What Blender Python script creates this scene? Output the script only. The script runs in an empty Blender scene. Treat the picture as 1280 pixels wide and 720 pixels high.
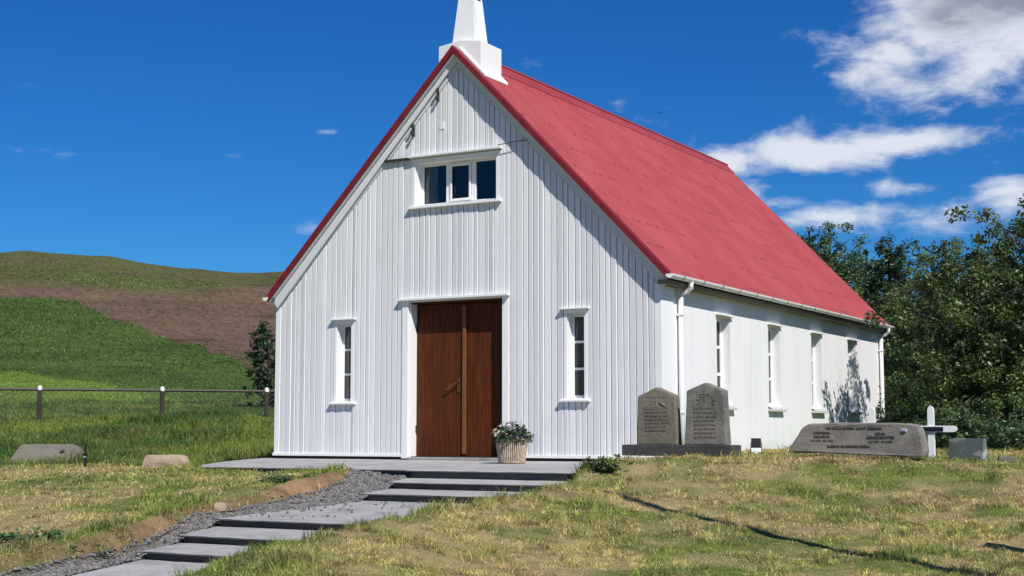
import bpy, bmesh, math, random
import numpy as np
from mathutils import Vector, Matrix
R = math.radians
random.seed(7); rng = np.random.default_rng(11)
S = bpy.context.scene
COL = S.collection

# ------------------------------------------------------------------ camera, sky, sun, exposure
CAM = (10.327, -16.564, 0.361); YAW = 29.704; PITCH = 5.728
cd = bpy.data.cameras.new('camera'); cam = bpy.data.objects.new('camera', cd); COL.objects.link(cam)
cam.location = CAM; cam.rotation_euler = (R(90 + PITCH), 0, R(YAW))
cd.sensor_width = 36; cd.lens = 36 * 1794.64 / 1280; cd.clip_start = .1; cd.clip_end = 5000
S.camera = cam
SUN_VEC = Vector((1.5, -1.0, 1.85)).normalized()
SUN_EL = math.asin(SUN_VEC.z); SUN_AZ = math.atan2(SUN_VEC.x, SUN_VEC.y)     # clockwise from +y
sl = bpy.data.lights.new('sun', 'SUN'); so = bpy.data.objects.new('sun', sl); COL.objects.link(so)
sl.energy = 4.9; sl.angle = R(.5); sl.color = (1, .955, .89)
so.rotation_euler = SUN_VEC.to_track_quat('Z', 'Y').to_euler(); so.location = (20, -20, 25)
S.view_settings.view_transform = 'Standard'; S.view_settings.look = 'None'
S.view_settings.exposure = 0.1; S.view_settings.gamma = 1; S.view_settings.use_curve_mapping = False
SKY_STRENGTH = .105

class NT:
    def __init__(s, tree): s.t = tree; s.n = tree.nodes; s.l = tree.links
    def add(s, typ, **k):
        n = s.n.new(typ)
        for a, b in k.items(): setattr(n, a, b)
        return n
    def put(s, sock, v):
        if hasattr(v, 'is_output') or isinstance(v, bpy.types.NodeSocket): s.l.new(v, sock)
        elif v is not None: sock.default_value = v
    def math(s, op, a, b=None, c=None, clamp=False):
        n = s.add('ShaderNodeMath', operation=op, use_clamp=clamp)
        for i, v in enumerate((a, b, c)):
            if v is not None: s.put(n.inputs[i], v)
        return n.outputs[0]
    def noise(s, vec, scale, detail=4, rough=.55, dist=0):
        n = s.add('ShaderNodeTexNoise'); n.inputs['Scale'].default_value = scale
        n.inputs['Detail'].default_value = detail; n.inputs['Roughness'].default_value = rough
        n.inputs['Distortion'].default_value = dist
        if vec is not None: s.put(n.inputs['Vector'], vec)
        return n.outputs['Fac']
    def ramp(s, fac, stops):
        n = s.add('ShaderNodeValToRGB'); cr = n.color_ramp
        while len(cr.elements) < len(stops): cr.elements.new(.5)
        for e, (p, c) in zip(cr.elements, stops):
            e.position = p; e.color = (c[0], c[1], c[2], 1) if hasattr(c, '__len__') else (c, c, c, 1)
        s.put(n.inputs[0], fac); return n.outputs[0]
    def mix(s, fac, a, b, mode='MIX'):
        n = s.add('ShaderNodeMix', data_type='RGBA', blend_type=mode)
        s.put(n.inputs[0], fac)
        for i, v in ((6, a), (7, b)):
            if isinstance(v, tuple) and len(v) == 3: v = (*v, 1)
            s.put(n.inputs[i], v)
        return n.outputs[2]
    def smooth(s, x, lo, hi):
        n = s.add('ShaderNodeMapRange', interpolation_type='SMOOTHSTEP')
        s.put(n.inputs[0], x); n.inputs[1].default_value = lo; n.inputs[2].default_value = hi
        return n.outputs[0]
    def mapping(s, vec, scale=(1, 1, 1), rot=(0, 0, 0)):
        n = s.add('ShaderNodeMapping'); n.inputs['Scale'].default_value = scale; n.inputs['Rotation'].default_value = rot
        s.put(n.inputs['Vector'], vec); return n.outputs[0]

# ---- world: Nishita sky with fair-weather clouds placed by direction
W = bpy.data.worlds.new('World'); S.world = W; W.use_nodes = True
w = NT(W.node_tree); w.n.clear()
sky = w.add('ShaderNodeTexSky', sky_type='NISHITA'); sky.sun_disc = False
sky.sun_elevation = SUN_EL; sky.sun_rotation = SUN_AZ
sky.air_density = 1.0; sky.dust_density = .15; sky.ozone_density = 3.2; sky.altitude = 120
hs = w.add('ShaderNodeHueSaturation'); hs.inputs['Saturation'].default_value = 1.28; hs.inputs['Value'].default_value = 1.0
hs.inputs['Hue'].default_value = .505
w.put(hs.inputs['Color'], sky.outputs[0])
air = w.mix(1.0, hs.outputs[0], (.165, .50, .80), 'MULTIPLY')        # deep clean-air blue
tc = w.add('ShaderNodeTexCoord'); D = tc.outputs['Generated']
sp = w.add('ShaderNodeSeparateXYZ'); w.put(sp.inputs[0], D)
az = w.math('MULTIPLY', w.math('ARCTAN2', sp.outputs[0], sp.outputs[1]), 180 / math.pi)
el = w.math('MULTIPLY', w.math('ARCSINE', sp.outputs[2]), 180 / math.pi)
stretch = w.mapping(D, (1, 1, 2.2))
n1 = w.noise(stretch, 13, 10, .60, .5); n2 = w.noise(stretch, 40, 8, .62, .3)
nz = w.math('ADD', w.math('MULTIPLY', n1, .66), w.math('MULTIPLY', n2, .34))
# (azimuth, elevation, half width, half height, density) in degrees
CLOUDS = [(-22.6, 10.2, 1.6, .7, .9), (-14.9, 14.4, 2.0, 1.2, .95), (-11.2, 13.9, 2.4, 1.2, .92), (-12.6, 15.6, 2.9, 1.9, 1.0), (-10.6, 16.6, 4.2, 2.3, 1.1), (-8.0, 14.9, 3.2, 2.3, 1.05), (-15.3, 14.3, 1.7, 1.0, .72), (-13.4, 13.3, 2.2, 1.2, .5),
          (-18.0, 10.9, 3.4, .72, 1.0), (-21.0, 10.55, 2.4, .75, .95), (-14.6, 11.15, 2.9, .5, .95), (-20.6, 9.5, 1.5, 1.0, .75),
          (-16.6, 8.4, 2.6, .55, .75), (-19.0, 9.0, 1.5, .4, .55), (-14.6, 9.35, 1.6, .4, .55), (-13.3, 8.2, 2.0, .8, .45), (-10.1, 8.9, 1.3, .7, .7),
          (-37.1, 11.85, .5, .13, .45), (-39.0, 12.3, .28, .12, .40), (-21.1, 15.9, 1.0, .4, .22),
          (12, 15, 9, 4, 1.0), (35, 22, 14, 6, 1.0), (-110, 18, 14, 4, .9), (80, 14, 14, 5, 1.0), (140, 20, 16, 5, 1.0), (-160, 14, 12, 4, 1.0), (-40.0, 6.1, .8, .15, .4)]
acc = None; lowacc = None
for (ca, ce, ra, re, dn) in CLOUDS:
    dx = w.math('DIVIDE', w.math('SUBTRACT', az, ca), ra); dy = w.math('DIVIDE', w.math('SUBTRACT', el, ce), re)
    rr = w.math('ADD', w.math('MULTIPLY', dx, dx), w.math('MULTIPLY', dy, dy))
    g = w.math('MULTIPLY', w.math('EXPONENT', w.math('MULTIPLY', rr, -.8)), dn)
    acc = g if acc is None else w.math('MAXIMUM', acc, g)
dens = w.math('ADD', acc, w.math('MULTIPLY', w.math('SUBTRACT', nz, .5), 2.5))
cm = w.smooth(dens, .22, .96)
# thick parts of a cloud show its grey, unlit underside; thin rims stay white
thick = w.smooth(w.math('ADD', acc, w.math('MULTIPLY', w.math('SUBTRACT', w.noise(stretch, 7, 5, .5), .5), 1.6)), .75, 1.25)
hi = w.smooth(w.math('ADD', el, w.math('MULTIPLY', w.math('SUBTRACT', n1, .5), 9)), 13.8, 16.2)
shade = w.math('MULTIPLY', thick, hi)
ccol = w.mix(shade, (7.0, 7.3, 7.9), (2.6, 2.9, 3.5))
skyc = w.mix(w.math('MULTIPLY', cm, .93), air, ccol)
bg = w.add('ShaderNodeBackground'); bg.inputs['Strength'].default_value = SKY_STRENGTH
w.put(bg.inputs['Color'], skyc)
wo = w.add('ShaderNodeOutputWorld'); w.l.new(bg.outputs[0], wo.inputs[0])

# ------------------------------------------------------------------ helpers
def mat(name, color=None, rough=.7, spec=.35, bump=None, build=None, metallic=0):
    m = bpy.data.materials.new(name); m.use_nodes = True
    t = NT(m.node_tree); b = t.n['Principled BSDF']
    b.inputs['Roughness'].default_value = rough; b.inputs['Specular IOR Level'].default_value = spec
    b.inputs['Metallic'].default_value = metallic
    g = t.add('ShaderNodeNewGeometry'); P = g.outputs['Position']
    tcn = t.add('ShaderNodeTexCoord'); O = tcn.outputs['Object']
    if color is not None: b.inputs['Base Color'].default_value = (*color, 1)
    if build:
        h = build(t, b, O, P)
        if h is not None:
            hgt, strength, dist = h
            bn = t.add('ShaderNodeBump'); bn.inputs['Strength'].default_value = strength; bn.inputs['Distance'].default_value = dist
            t.put(bn.inputs['Height'], hgt); t.l.new(bn.outputs[0], b.inputs['Normal'])
    return m

def tag(o, label=None, cat=None, group=None, kind=None):
    if label: o['label'] = label
    if cat: o['category'] = cat
    if group: o['group'] = group
    if kind: o['kind'] = kind
    return o

def empty(name, loc=(0, 0, 0), rz=0):
    o = bpy.data.objects.new(name, None); COL.objects.link(o); o.location = loc; o.rotation_euler.z = rz
    o.empty_display_size = .2
    return o

def link(name, me, material=None, parent=None, smooth=False):
    o = bpy.data.objects.new(name, me); COL.objects.link(o)
    if material: me.materials.append(material)
    if parent: o.parent = parent
    if smooth:
        me.polygons.foreach_set('use_smooth', [True] * len(me.polygons))
    return o

class MB:
    """collects shapes into one mesh"""
    def __init__(s): s.v = []; s.f = []
    def poly(s, vs, fs):
        k = len(s.v); s.v += [tuple(p) for p in vs]; s.f += [tuple(i + k for i in f) for f in fs]; return s
    def box(s, x0, x1, y0, y1, z0, z1):
        return s.poly([(x0, y0, z0), (x1, y0, z0), (x1, y1, z0), (x0, y1, z0), (x0, y0, z1), (x1, y0, z1), (x1, y1, z1), (x0, y1, z1)],
                      [(3, 2, 1, 0), (4, 5, 6, 7), (0, 1, 5, 4), (1, 2, 6, 5), (2, 3, 7, 6), (3, 0, 4, 7)])
    def prism(s, pts, a, b, axis='y'):
        """2-D outline swept between a and b along an axis: (x,z) for y, (y,z) for x, (x,y) for z"""
        def P(p, t): return {'y': (p[0], t, p[1]), 'x': (t, p[0], p[1]), 'z': (p[0], p[1], t)}[axis]
        n = len(pts); vs = [P(p, a) for p in pts] + [P(p, b) for p in pts]
        area = sum(pts[i][0] * pts[(i + 1) % n][1] - pts[(i + 1) % n][0] * pts[i][1] for i in range(n))
        fs = [tuple(range(n)), tuple(range(2 * n - 1, n - 1, -1))] + [(i, i + n, (i + 1) % n + n, (i + 1) % n) for i in range(n)]
        return s.poly(vs, fs)
    def tube(s, pts, rad, sides=8, caps=True):
        pts = [Vector(p) for p in pts]
        rads = list(rad) if hasattr(rad, '__len__') else [rad] * len(pts)
        rings = []; up = Vector((.31, .17, .93)).normalized()
        k0 = len(s.v)
        for i, p in enumerate(pts):
            d = (pts[min(i + 1, len(pts) - 1)] - pts[max(i - 1, 0)]).normalized()
            a = d.cross(up)
            if a.length < 1e-3: a = d.cross(Vector((1, 0, 0)))
            a.normalize(); b = d.cross(a)
            for k in range(sides):
                t = 2 * math.pi * k / sides
                s.v.append(tuple(p + (a * math.cos(t) + b * math.sin(t)) * rads[i]))
        for i in range(len(pts) - 1):
            for k in range(sides):
                a0 = k0 + i * sides + k; a1 = k0 + i * sides + (k + 1) % sides
                s.f.append((a0, a1, a1 + sides, a0 + sides))
        if caps:
            s.f.append(tuple(k0 + k for k in range(sides))[::-1]); e = k0 + (len(pts) - 1) * sides
            s.f.append(tuple(e + k for k in range(sides)))
        return s
    def build(s, name, material=None, parent=None, bevel=0, smooth=False, seg=2):
        me = bpy.data.meshes.new(name); me.from_pydata(s.v, [], s.f); me.update()
        bm = bmesh.new(); bm.from_mesh(me)
        bmesh.ops.recalc_face_normals(bm, faces=bm.faces)
        if bevel: bmesh.ops.bevel(bm, geom=[e for e in bm.edges if e.calc_face_angle(0) > .5], offset=bevel, segments=seg, profile=.6, affect='EDGES', clamp_overlap=True)
        bm.to_mesh(me); bm.free()
        return link(name, me, material, parent, smooth)

def lathe(name, prof, material, parent=None, n=24):
    vs = []; fs = []
    for (r, z) in prof:
        for k in range(n): vs.append((r * math.cos(2 * math.pi * k / n), r * math.sin(2 * math.pi * k / n), z))
    for i in range(len(prof) - 1):
        for k in range(n): fs.append((i * n + k, i * n + (k + 1) % n, (i + 1) * n + (k + 1) % n, (i + 1) * n + k))
    fs.append(tuple(range(n))[::-1])
    m = MB(); m.v = vs; m.f = fs
    return m.build(name, material, parent, smooth=True)

def text_mesh(lines, parent, material, name='inscription', ext=.002):
    """lines: (string, x, z, size, align) on the plane y = 0 facing -y"""
    bm = bmesh.new()
    for (st, x, z, size, al) in lines:
        cu = bpy.data.curves.new('inscription', 'FONT'); cu.body = st; cu.size = size; cu.extrude = ext; cu.align_x = al; cu.resolution_u = 2
        to = bpy.data.objects.new('inscription', cu); COL.objects.link(to)
        bpy.context.view_layer.update()
        me = bpy.data.meshes.new_from_object(to)
        me.transform(Matrix.Translation((x, 0, z)) @ Matrix.Rotation(R(90), 4, 'X'))
        bm.from_mesh(me); bpy.data.objects.remove(to); bpy.data.curves.remove(cu); bpy.data.meshes.remove(me)
    me = bpy.data.meshes.new(name); bm.to_mesh(me); bm.free()
    return link(name, me, material, parent)

def vnoise(x, y, scale, seed=0, octaves=3):
    """value noise, numpy"""
    out = np.zeros(np.shape(x)); amp = 1; tot = 0
    for o in range(octaves):
        r = np.random.default_rng(seed + o * 17); T = r.random((256, 256))
        X = np.asarray(x) * scale * 2 ** o + 1000; Y = np.asarray(y) * scale * 2 ** o + 1000
        xi = np.floor(X).astype(int); yi = np.floor(Y).astype(int); fx = X - xi; fy = Y - yi
        fx = fx * fx * (3 - 2 * fx); fy = fy * fy * (3 - 2 * fy)
        a = T[xi % 256, yi % 256]; b = T[(xi + 1) % 256, yi % 256]; c = T[xi % 256, (yi + 1) % 256]; d = T[(xi + 1) % 256, (yi + 1) % 256]
        out += amp * ((a * (1 - fx) + b * fx) * (1 - fy) + (c * (1 - fx) + d * fx) * fy); tot += amp; amp *= .5
    return out / tot

def sstep(a, b, x):
    t = np.clip((np.asarray(x) - a) / (b - a), 0, 1); return t * t * (3 - 2 * t)

# ------------------------------------------------------------------ ground shape (metres; church front wall on y = 0, door at x = 0)
# surveyed spots: bearing tangent (scaled), distance from a survey point, height.
SX, SY, SZ = CAM
_y = R(YAW); FWD = np.array([-math.sin(_y), math.cos(_y)]); RGT = np.array([math.cos(_y), math.sin(_y)])
HZ = 540.0
def hgt(v, d): return SZ - (v - HZ) * d / 1795
SPOTS = []
def sp_v(u, v, d): SPOTS.append(((u - 640) / 1795, d, hgt(v, d)))
def sp_z(u, z, d): SPOTS.append(((u - 640) / 1795, d, z))
for u in (-600, -200, 200, 640, 1100, 1500, 1900):
    sp_z(u, -1.08, 2.0); sp_z(u, -.88, 5.0)
# right lawn
for q in [(1000, 720, 9.3), (1280, 720, 9.3), (640, 720, 9.0), (454, 720, 8.0), (1500, 720, 9.3), (640, 680, 10.3), (640, 650, 11.4), (640, 628, 12.4),
          (1000, 690, 10.4), (1000, 660, 11.5), (1280, 690, 10.3), (1280, 660, 11.3), (1280, 630, 12.9), (1000, 630, 12.9), (870, 632, 12.9), (870, 660, 11.5),
          (600, 621, 12.6), (520, 634, 11.5), (482, 642, 10.93), (454, 650, 10.2), (381, 671, 9.2), (330, 689, 8.4), (303, 700, 8.2), (690, 610, 13.4), (760, 607, 14.1),
          (900, 612, 13.7), (1000, 611, 13.8), (1150, 611, 13.8), (1280, 614, 13.6), (1500, 612, 13.8),
          (760, 578, 14.9), (850, 577, 14.9), (930, 577, 14.9), (1000, 579, 14.8), (1150, 581, 14.7), (1280, 583, 14.6), (1500, 580, 14.8),
          (790, 572, 15.8), (900, 572, 15.6), (1000, 572, 15.7), (1150, 575, 15.6), (1280, 578, 15.6),
          (900, 571, 17.2), (1000, 570, 17.2), (1150, 571, 17.2), (1280, 573, 17.2), (1500, 572, 17)]: sp_v(*q)
for u in (900, 1050, 1200, 1400, 1800):
    for d in (20, 26, 34, 50): sp_z(u, .09, d)
    sp_z(u, .6, 90); sp_z(u, 4, 200); sp_z(u, 7, 400); sp_z(u, 8, 1500)
# left lawn above the soil bank
for q in [(425, 588, 15.95), (380, 599, 15.1), (300, 619, 13.75), (200, 640, 12.3), (100, 666, 11.25), (0, 686, 10.65), (-200, 715, 10.5),
          (340, 589, 16.9), (250, 590, 16.9), (100, 590, 17.3), (0, 590, 17.5), (-200, 590, 17.5), (200, 610, 15.0), (100, 630, 13.6), (0, 650, 12.7),
          (0, 582, 18.7), (60, 581, 18.9), (110, 580, 19.0), (180, 584.5, 18.6), (230, 585, 18.2), (-200, 582, 18.7)]: sp_v(*q)
for u in (-300, -100, 60, 200, 300): sp_z(u, -.28, 22.0)
for u in (-300, -100, 60, 200, 330):
    sp_v(u, 570, 24.5); sp_v(u, 552, 27); sp_v(u, 530, 31)
sp_z(400, -.06, 19.5); sp_z(500, -.06, 19); sp_z(640, -.05, 18.5); sp_z(640, -.05, 22); sp_z(640, 0, 30)
# field and hill beyond the fence
for u in (-400, -150, 0, 150, 345, 500):
    k = np.interp(u, [0, 345, 500], [0, 1, 1.3])
    sp_v(u, 503 + 6 * k, 40); sp_v(u, 466 + 20 * k, 60); sp_v(u, 425 + 18 * k, 110); sp_v(u, 376 + 24 * k, 180)
    sp_v(u, np.interp(u, [-400, 0, 75, 150, 215, 345, 500], [336, 338, 340, 346, 358, 362, 366]), 235)
    cr = np.interp(u, [-400, -150, 0, 75, 150, 215, 345, 500], [313, 315, 316, 319, 327, 339, 343, 350])
    sp_v(u, cr, 285); sp_z(u, hgt(cr, 285) - 2, 350); sp_z(u, 20, 600); sp_z(u, 10, 1500)
for u in (700, 800): sp_z(u, .5, 60); sp_z(u, 4, 140); sp_z(u, 12, 260); sp_z(u, 8, 1500)

SP = np.array(SPOTS)
def _uv(x, y):
    dx = np.asarray(x, float) - SX; dy = np.asarray(y, float) - SY
    fw = dx * FWD[0] + dy * FWD[1]; rt = dx * RGT[0] + dy * RGT[1]
    a = np.clip(np.arctan2(rt, fw), -R(36), R(34))
    # distance along the survey direction near the middle, radial outside
    r = np.sqrt(dx * dx + dy * dy)
    d = np.maximum(r * np.cos(a), .8)
    return np.tan(a) * 1.9, np.log(d) * 1.25
_su, _sv = SP[:, 0] * 1.9, np.log(SP[:, 1]) * 1.25
_zs = np.arcsinh(SP[:, 2] / .5)
def _phi(r2): return .5 * r2 * np.log(r2 + 1e-12)
_n = len(SP)
_K = _phi((_su[:, None] - _su) ** 2 + (_sv[:, None] - _sv) ** 2) + np.eye(_n) * 2e-5
_P = np.stack([np.ones(_n), _su, _sv], 1)
_sol = np.linalg.solve(np.block([[_K, _P], [_P.T, np.zeros((3, 3))]]), np.concatenate([_zs, np.zeros(3)]))
def tps(x, y):
    u, v = _uv(x, y); sh = np.shape(u); u = np.ravel(u); v = np.ravel(v); out = np.empty(u.shape)
    for i in range(0, len(u), 40000):
        a, b = u[i:i + 40000], v[i:i + 40000]
        out[i:i + 40000] = _phi((a[:, None] - _su) ** 2 + (b[:, None] - _sv) ** 2) @ _sol[:_n] + _sol[_n] + _sol[_n + 1] * a + _sol[_n + 2] * b
    return (np.sinh(out) * .5).reshape(sh)

PY = np.array([-3.13, -3.80, -4.59, -6.78, -7.54, -8.20, -9.20, -13.0])[::-1]
PXL = np.array([1.33, 1.56, 1.79, 1.77, 2.05, 2.28, 2.36, 2.9])[::-1]
PZ = np.array([-.12, -.21, -.31, -.40, -.50, -.585, -.655, -.9])[::-1]
def path_l(y): return np.interp(y, PY, PXL)
def path_r(y): return np.interp(y, PY, PXL + np.array([2.05, 2.07, 2.05, 2.05, 2.05, 2.05, 2.1, 2.1])[::-1])
def path_z(y): return np.interp(y, PY, PZ)
GW_Y = np.array([-13, -9.2, -8.5, -7.5, -6.4, -4.6, -3.7, -3.1]); GW = np.array([.28, .28, .22, .18, .24, .54, .56, .80])
LIP = GW + np.array([.20, .20, .19, .20, .21, .24, .22, .2])
TERR = [(-2.6, .3), (-3.35, .0), (-2.9, -1.2), (-2.25, -2.5), (-1.75, -3.13), (1.33, -3.13), (3.38, -3.13), (3.46, -3.0), (3.46, .3)]
def bare(y):
    """where along the path the bank has slumped to bare earth"""
    y = np.asarray(y)
    return np.maximum(.55 * sstep(-9.0, -8.6, y) * (1 - sstep(-3.6, -3.3, y)), np.maximum(sstep(-6.0, -5.2, y) * (1 - sstep(-3.6, -3.3, y)), .85 * sstep(-8.3, -7.9, y) * (1 - sstep(-7.1, -6.7, y))))
def in_poly(x, y, poly):
    x = np.asarray(x); y = np.asarray(y); c = np.zeros(x.shape, bool); n = len(poly)
    for i in range(n):
        x1, y1 = poly[i]; x2, y2 = poly[(i + 1) % n]
        if y1 == y2: continue
        c ^= ((y1 > y) != (y2 > y)) & (x < (x2 - x1) * (y - y1) / (y2 - y1) + x1)
    return c
def ground_parts(x, y):
    """height, gravel mask, bare soil mask, hidden-under-paving mask"""
    x = np.asarray(x, float); y = np.asarray(y, float)
    z = tps(x, y)
    r = np.hypot(x - SX, y - SY)
    bump = (vnoise(x, y, .9, 3, 3) - .5) * .07 + (vnoise(x, y, 4, 9, 2) - .5) * .042 + (vnoise(x, y, 11, 19, 2) - .5) * .022
    z = z + bump * sstep(3, 6, r) * (1 - sstep(60, 120, r))
    z = z + (vnoise(x, y, .05, 21, 3) - .5) * 2.4 * sstep(60, 160, r)
    z = z + (vnoise(x, y, .22, 29, 2) - .5) * .45 * sstep(22, 45, r)
    lawn = z.copy()
    wj = (vnoise(x, y, 1.6, 5, 3) - .5) * .44
    wl = path_l(y) - x; vr = x - path_r(y)
    inrow = (y < -3.02) & (y > -13)
    g = np.interp(y, GW_Y, GW) + wj * .5; lip = np.interp(y, GW_Y, LIP) + wj * .6
    lip = np.maximum(lip, g + .10)
    pz = path_z(y)
    gz = pz - .035 + .10 * np.clip(wl, 0, 2) + (vnoise(x, y, 7, 31, 2) - .5) * .03
    ge = pz - .035 + .10 * g
    soil_t = np.clip((wl - g) / (lip - g), 0, 1)
    sz = ge + (np.maximum(lawn, ge) - ge) * soil_t ** .65
    left = inrow & (wl >= 0) & (wl < lip)
    z = np.where(left, np.where(wl < g, gz, sz), z)
    inside = inrow & (wl < 0) & (vr < 0)
    z = np.where(inside, pz - .16, z)
    right = inrow & (vr >= 0) & (vr < .16)
    z = np.where(right, pz - .1 + (lawn - pz + .1) * np.clip(vr / .16, 0, 1), z)
    ter = in_poly(x, y, TERR)
    z = np.where(ter, -.22, z)
    edge = (y > -3.13) & (y < .3) & (x >= 3.46) & (x < 3.62) 
    z = np.where(edge, np.minimum(z, -.2 + (lawn + .2) * (x - 3.46) / .16), z)
    church = (x > -3.0) & (x < 3.0) & (y > .1) & (y < 10)
    z = np.where(church, -.25, z)
    gravel = left & (wl < g + .03)
    soil = left & (wl >= g + .03)
    return z, gravel, soil, inside | ter | church
def H(x, y): return float(ground_parts(np.array([x]), np.array([y]))[0][0])

# ------------------------------------------------------------------ materials
def attr_mat(name, rough=.85, spec=.2, var=.0, trans=0.0, bscale=None):
    def b(t, bs, O, P):
        a = t.add('ShaderNodeAttribute', attribute_name='Col')
        c = a.outputs['Color']
        if var:
            c = t.mix(t.math('MULTIPLY', t.noise(P, 9, 3), var), c, (.02, .02, .01))
        t.put(bs.inputs['Base Color'], c)
        if trans:
            tr = t.add('ShaderNodeBsdfTranslucent'); t.put(tr.inputs['Color'], c)
            mx = t.add('ShaderNodeMixShader'); mx.inputs[0].default_value = trans
            out = t.n['Material Output']; t.l.new(bs.outputs[0], mx.inputs[1]); t.l.new(tr.outputs[0], mx.inputs[2]); t.l.new(mx.outputs[0], out.inputs[0])
        if bscale: return (t.noise(P, bscale, 5, .65), .6, .03)
    return mat(name, rough=rough, spec=spec, build=b)

def m_ground(t, b, O, P):
    a = t.add('ShaderNodeAttribute', attribute_name='Col')
    n = t.noise(P, 14, 6, .7); n2 = t.noise(P, 55, 4, .7); n3 = t.noise(t.mapping(P, (1, 1, 3)), .55, 8, .72); n4 = t.noise(P, 2.3, 6, .7)
    far = t.smooth(t.add('ShaderNodeCameraData').outputs['View Distance'], 1e8, 2e8)
    c = t.mix(t.math('MULTIPLY', n, .75), a.outputs['Color'], t.mix(.5, a.outputs['Color'], (.05, .05, .02)))
    c = t.mix(t.smooth(n2, .58, .75), c, t.mix(.6, c, (.28, .24, .13)))
    c = t.mix(t.smooth(n3, .50, .66), c, t.mix(.42, c, (.022, .036, .012)))
    c = t.mix(t.smooth(n4, .55, .72), c, t.mix(.22, c, (.16, .15, .05)))
    sl_ = t.mapping(t.mapping(P, (1, 1, 1), (0, 0, R(-45))), (1.0, .28, .6)); f1 = t.noise(sl_, 1.5, 8, .78, .2); f2 = t.noise(sl_, .16, 6, .7)
    g_ = t.add('ShaderNodeSeparateXYZ'); t.put(g_.inputs[0], P); up = t.smooth(g_.outputs[2], 1.2, 3.5)
    c = t.mix(t.math('MULTIPLY', t.smooth(f1, .46, .60), t.math('MULTIPLY', up, .62)), c, t.mix(.85, c, (.012, .024, .008)))
    c = t.mix(t.math('MULTIPLY', t.smooth(f2, .52, .66), t.math('MULTIPLY', up, .45)), c, t.mix(.6, c, (.16, .18, .06)))
    t.put(b.inputs['Base Color'], c)
    return (t.math('ADD', t.math('ADD', n, t.math('MULTIPLY', n2, .5)), t.math('MULTIPLY', f1, t.math('MULTIPLY', up, 22))), .7, .03)
MG = mat('turf_ground', rough=.95, spec=.1, build=m_ground)
M_GRASS = attr_mat('grass_blade', rough=.6, spec=.25, trans=.28)
M_LEAF = attr_mat('leaf', rough=.42, spec=.45, trans=.22)
M_FLOWER = attr_mat('petal', rough=.6, spec=.2, trans=.15)
M_GRAVEL = attr_mat('gravel_stone', rough=.85, spec=.25)

def m_white(dirt=.25, streak=True, base=(.80, .80, .79)):
    def f(t, b, O, P):
        n = t.noise(t.mapping(P, (3, 3, .35)) if streak else P, 3, 6, .65); n2 = t.noise(P, 40, 4, .6)
        c = t.mix(t.math('MULTIPLY', t.smooth(n, .5, .85), dirt), base, (base[0] * .72, base[1] * .73, base[2] * .73))
        c = t.mix(t.math('MULTIPLY', t.smooth(n2, .62, .8), dirt * .8), c, (base[0] * .6, base[1] * .6, base[2] * .58))
        t.put(b.inputs['Base Color'], c); return (n2, .15, .004)
    return f
M_PAINT = mat('white_paint', rough=.5, spec=.3, build=m_white())
M_TRIM = mat('white_trim_paint', rough=.45, spec=.35, build=m_white(.18, False, (.82, .82, .81)))
def m_clad(t, b, O, P):
    a = t.add('ShaderNodeAttribute', attribute_name='Col')
    n = t.noise(t.mapping(P, (14, 14, .6)), 3, 5, .65); n2 = t.noise(t.mapping(P, (60, 60, 2.2)), 3, 4, .6); n3 = t.noise(P, 1.3, 5, .6)
    c = t.mix(t.math('MULTIPLY', t.smooth(n, .45, .8), .5), a.outputs['Color'], (.56, .58, .60))
    c = t.mix(t.math('MULTIPLY', t.smooth(n3, .52, .8), .35), c, (.58, .59, .59))
    c = t.mix(t.math('MULTIPLY', t.smooth(n2, .64, .8), .35), c, (.45, .44, .41))
    t.put(b.inputs['Base Color'], c); return (t.math('ADD', n2, n), .22, .004)
M_CLAD = mat('painted_boards', rough=.5, spec=.3, build=m_clad)
def m_stucco(t, b, O, P):
    n = t.noise(P, 70, 4, .65); n2 = t.noise(P, 6, 6, .6); n3 = t.noise(t.mapping(P, (2.5, 2.5, .25)), 2, 5, .6); n4 = t.noise(P, 240, 2, .5)
    c = t.mix(t.math('MULTIPLY', t.smooth(n3, .45, .75), .5), (.80, .80, .80), (.66, .665, .67))
    c = t.mix(t.math('MULTIPLY', t.smooth(n2, .6, .75), .25), c, (.70, .69, .66))
    s = t.add('ShaderNodeSeparateXYZ'); t.put(s.inputs[0], P)
    low = t.math('MULTIPLY', t.smooth(t.math('ADD', s.outputs[2], t.math('MULTIPLY', n2, .5)), .62, .2), .35)
    c = t.mix(low, c, (.50, .50, .46))
    t.put(b.inputs['Base Color'], c); return (t.math('ADD', t.math('ADD', n, t.math('MULTIPLY', n2, 1.4)), t.math('MULTIPLY', n4, .5)), .45, .012)
M_STUCCO = mat('white_render_wall', rough=.85, spec=.2, build=m_stucco)
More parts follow.
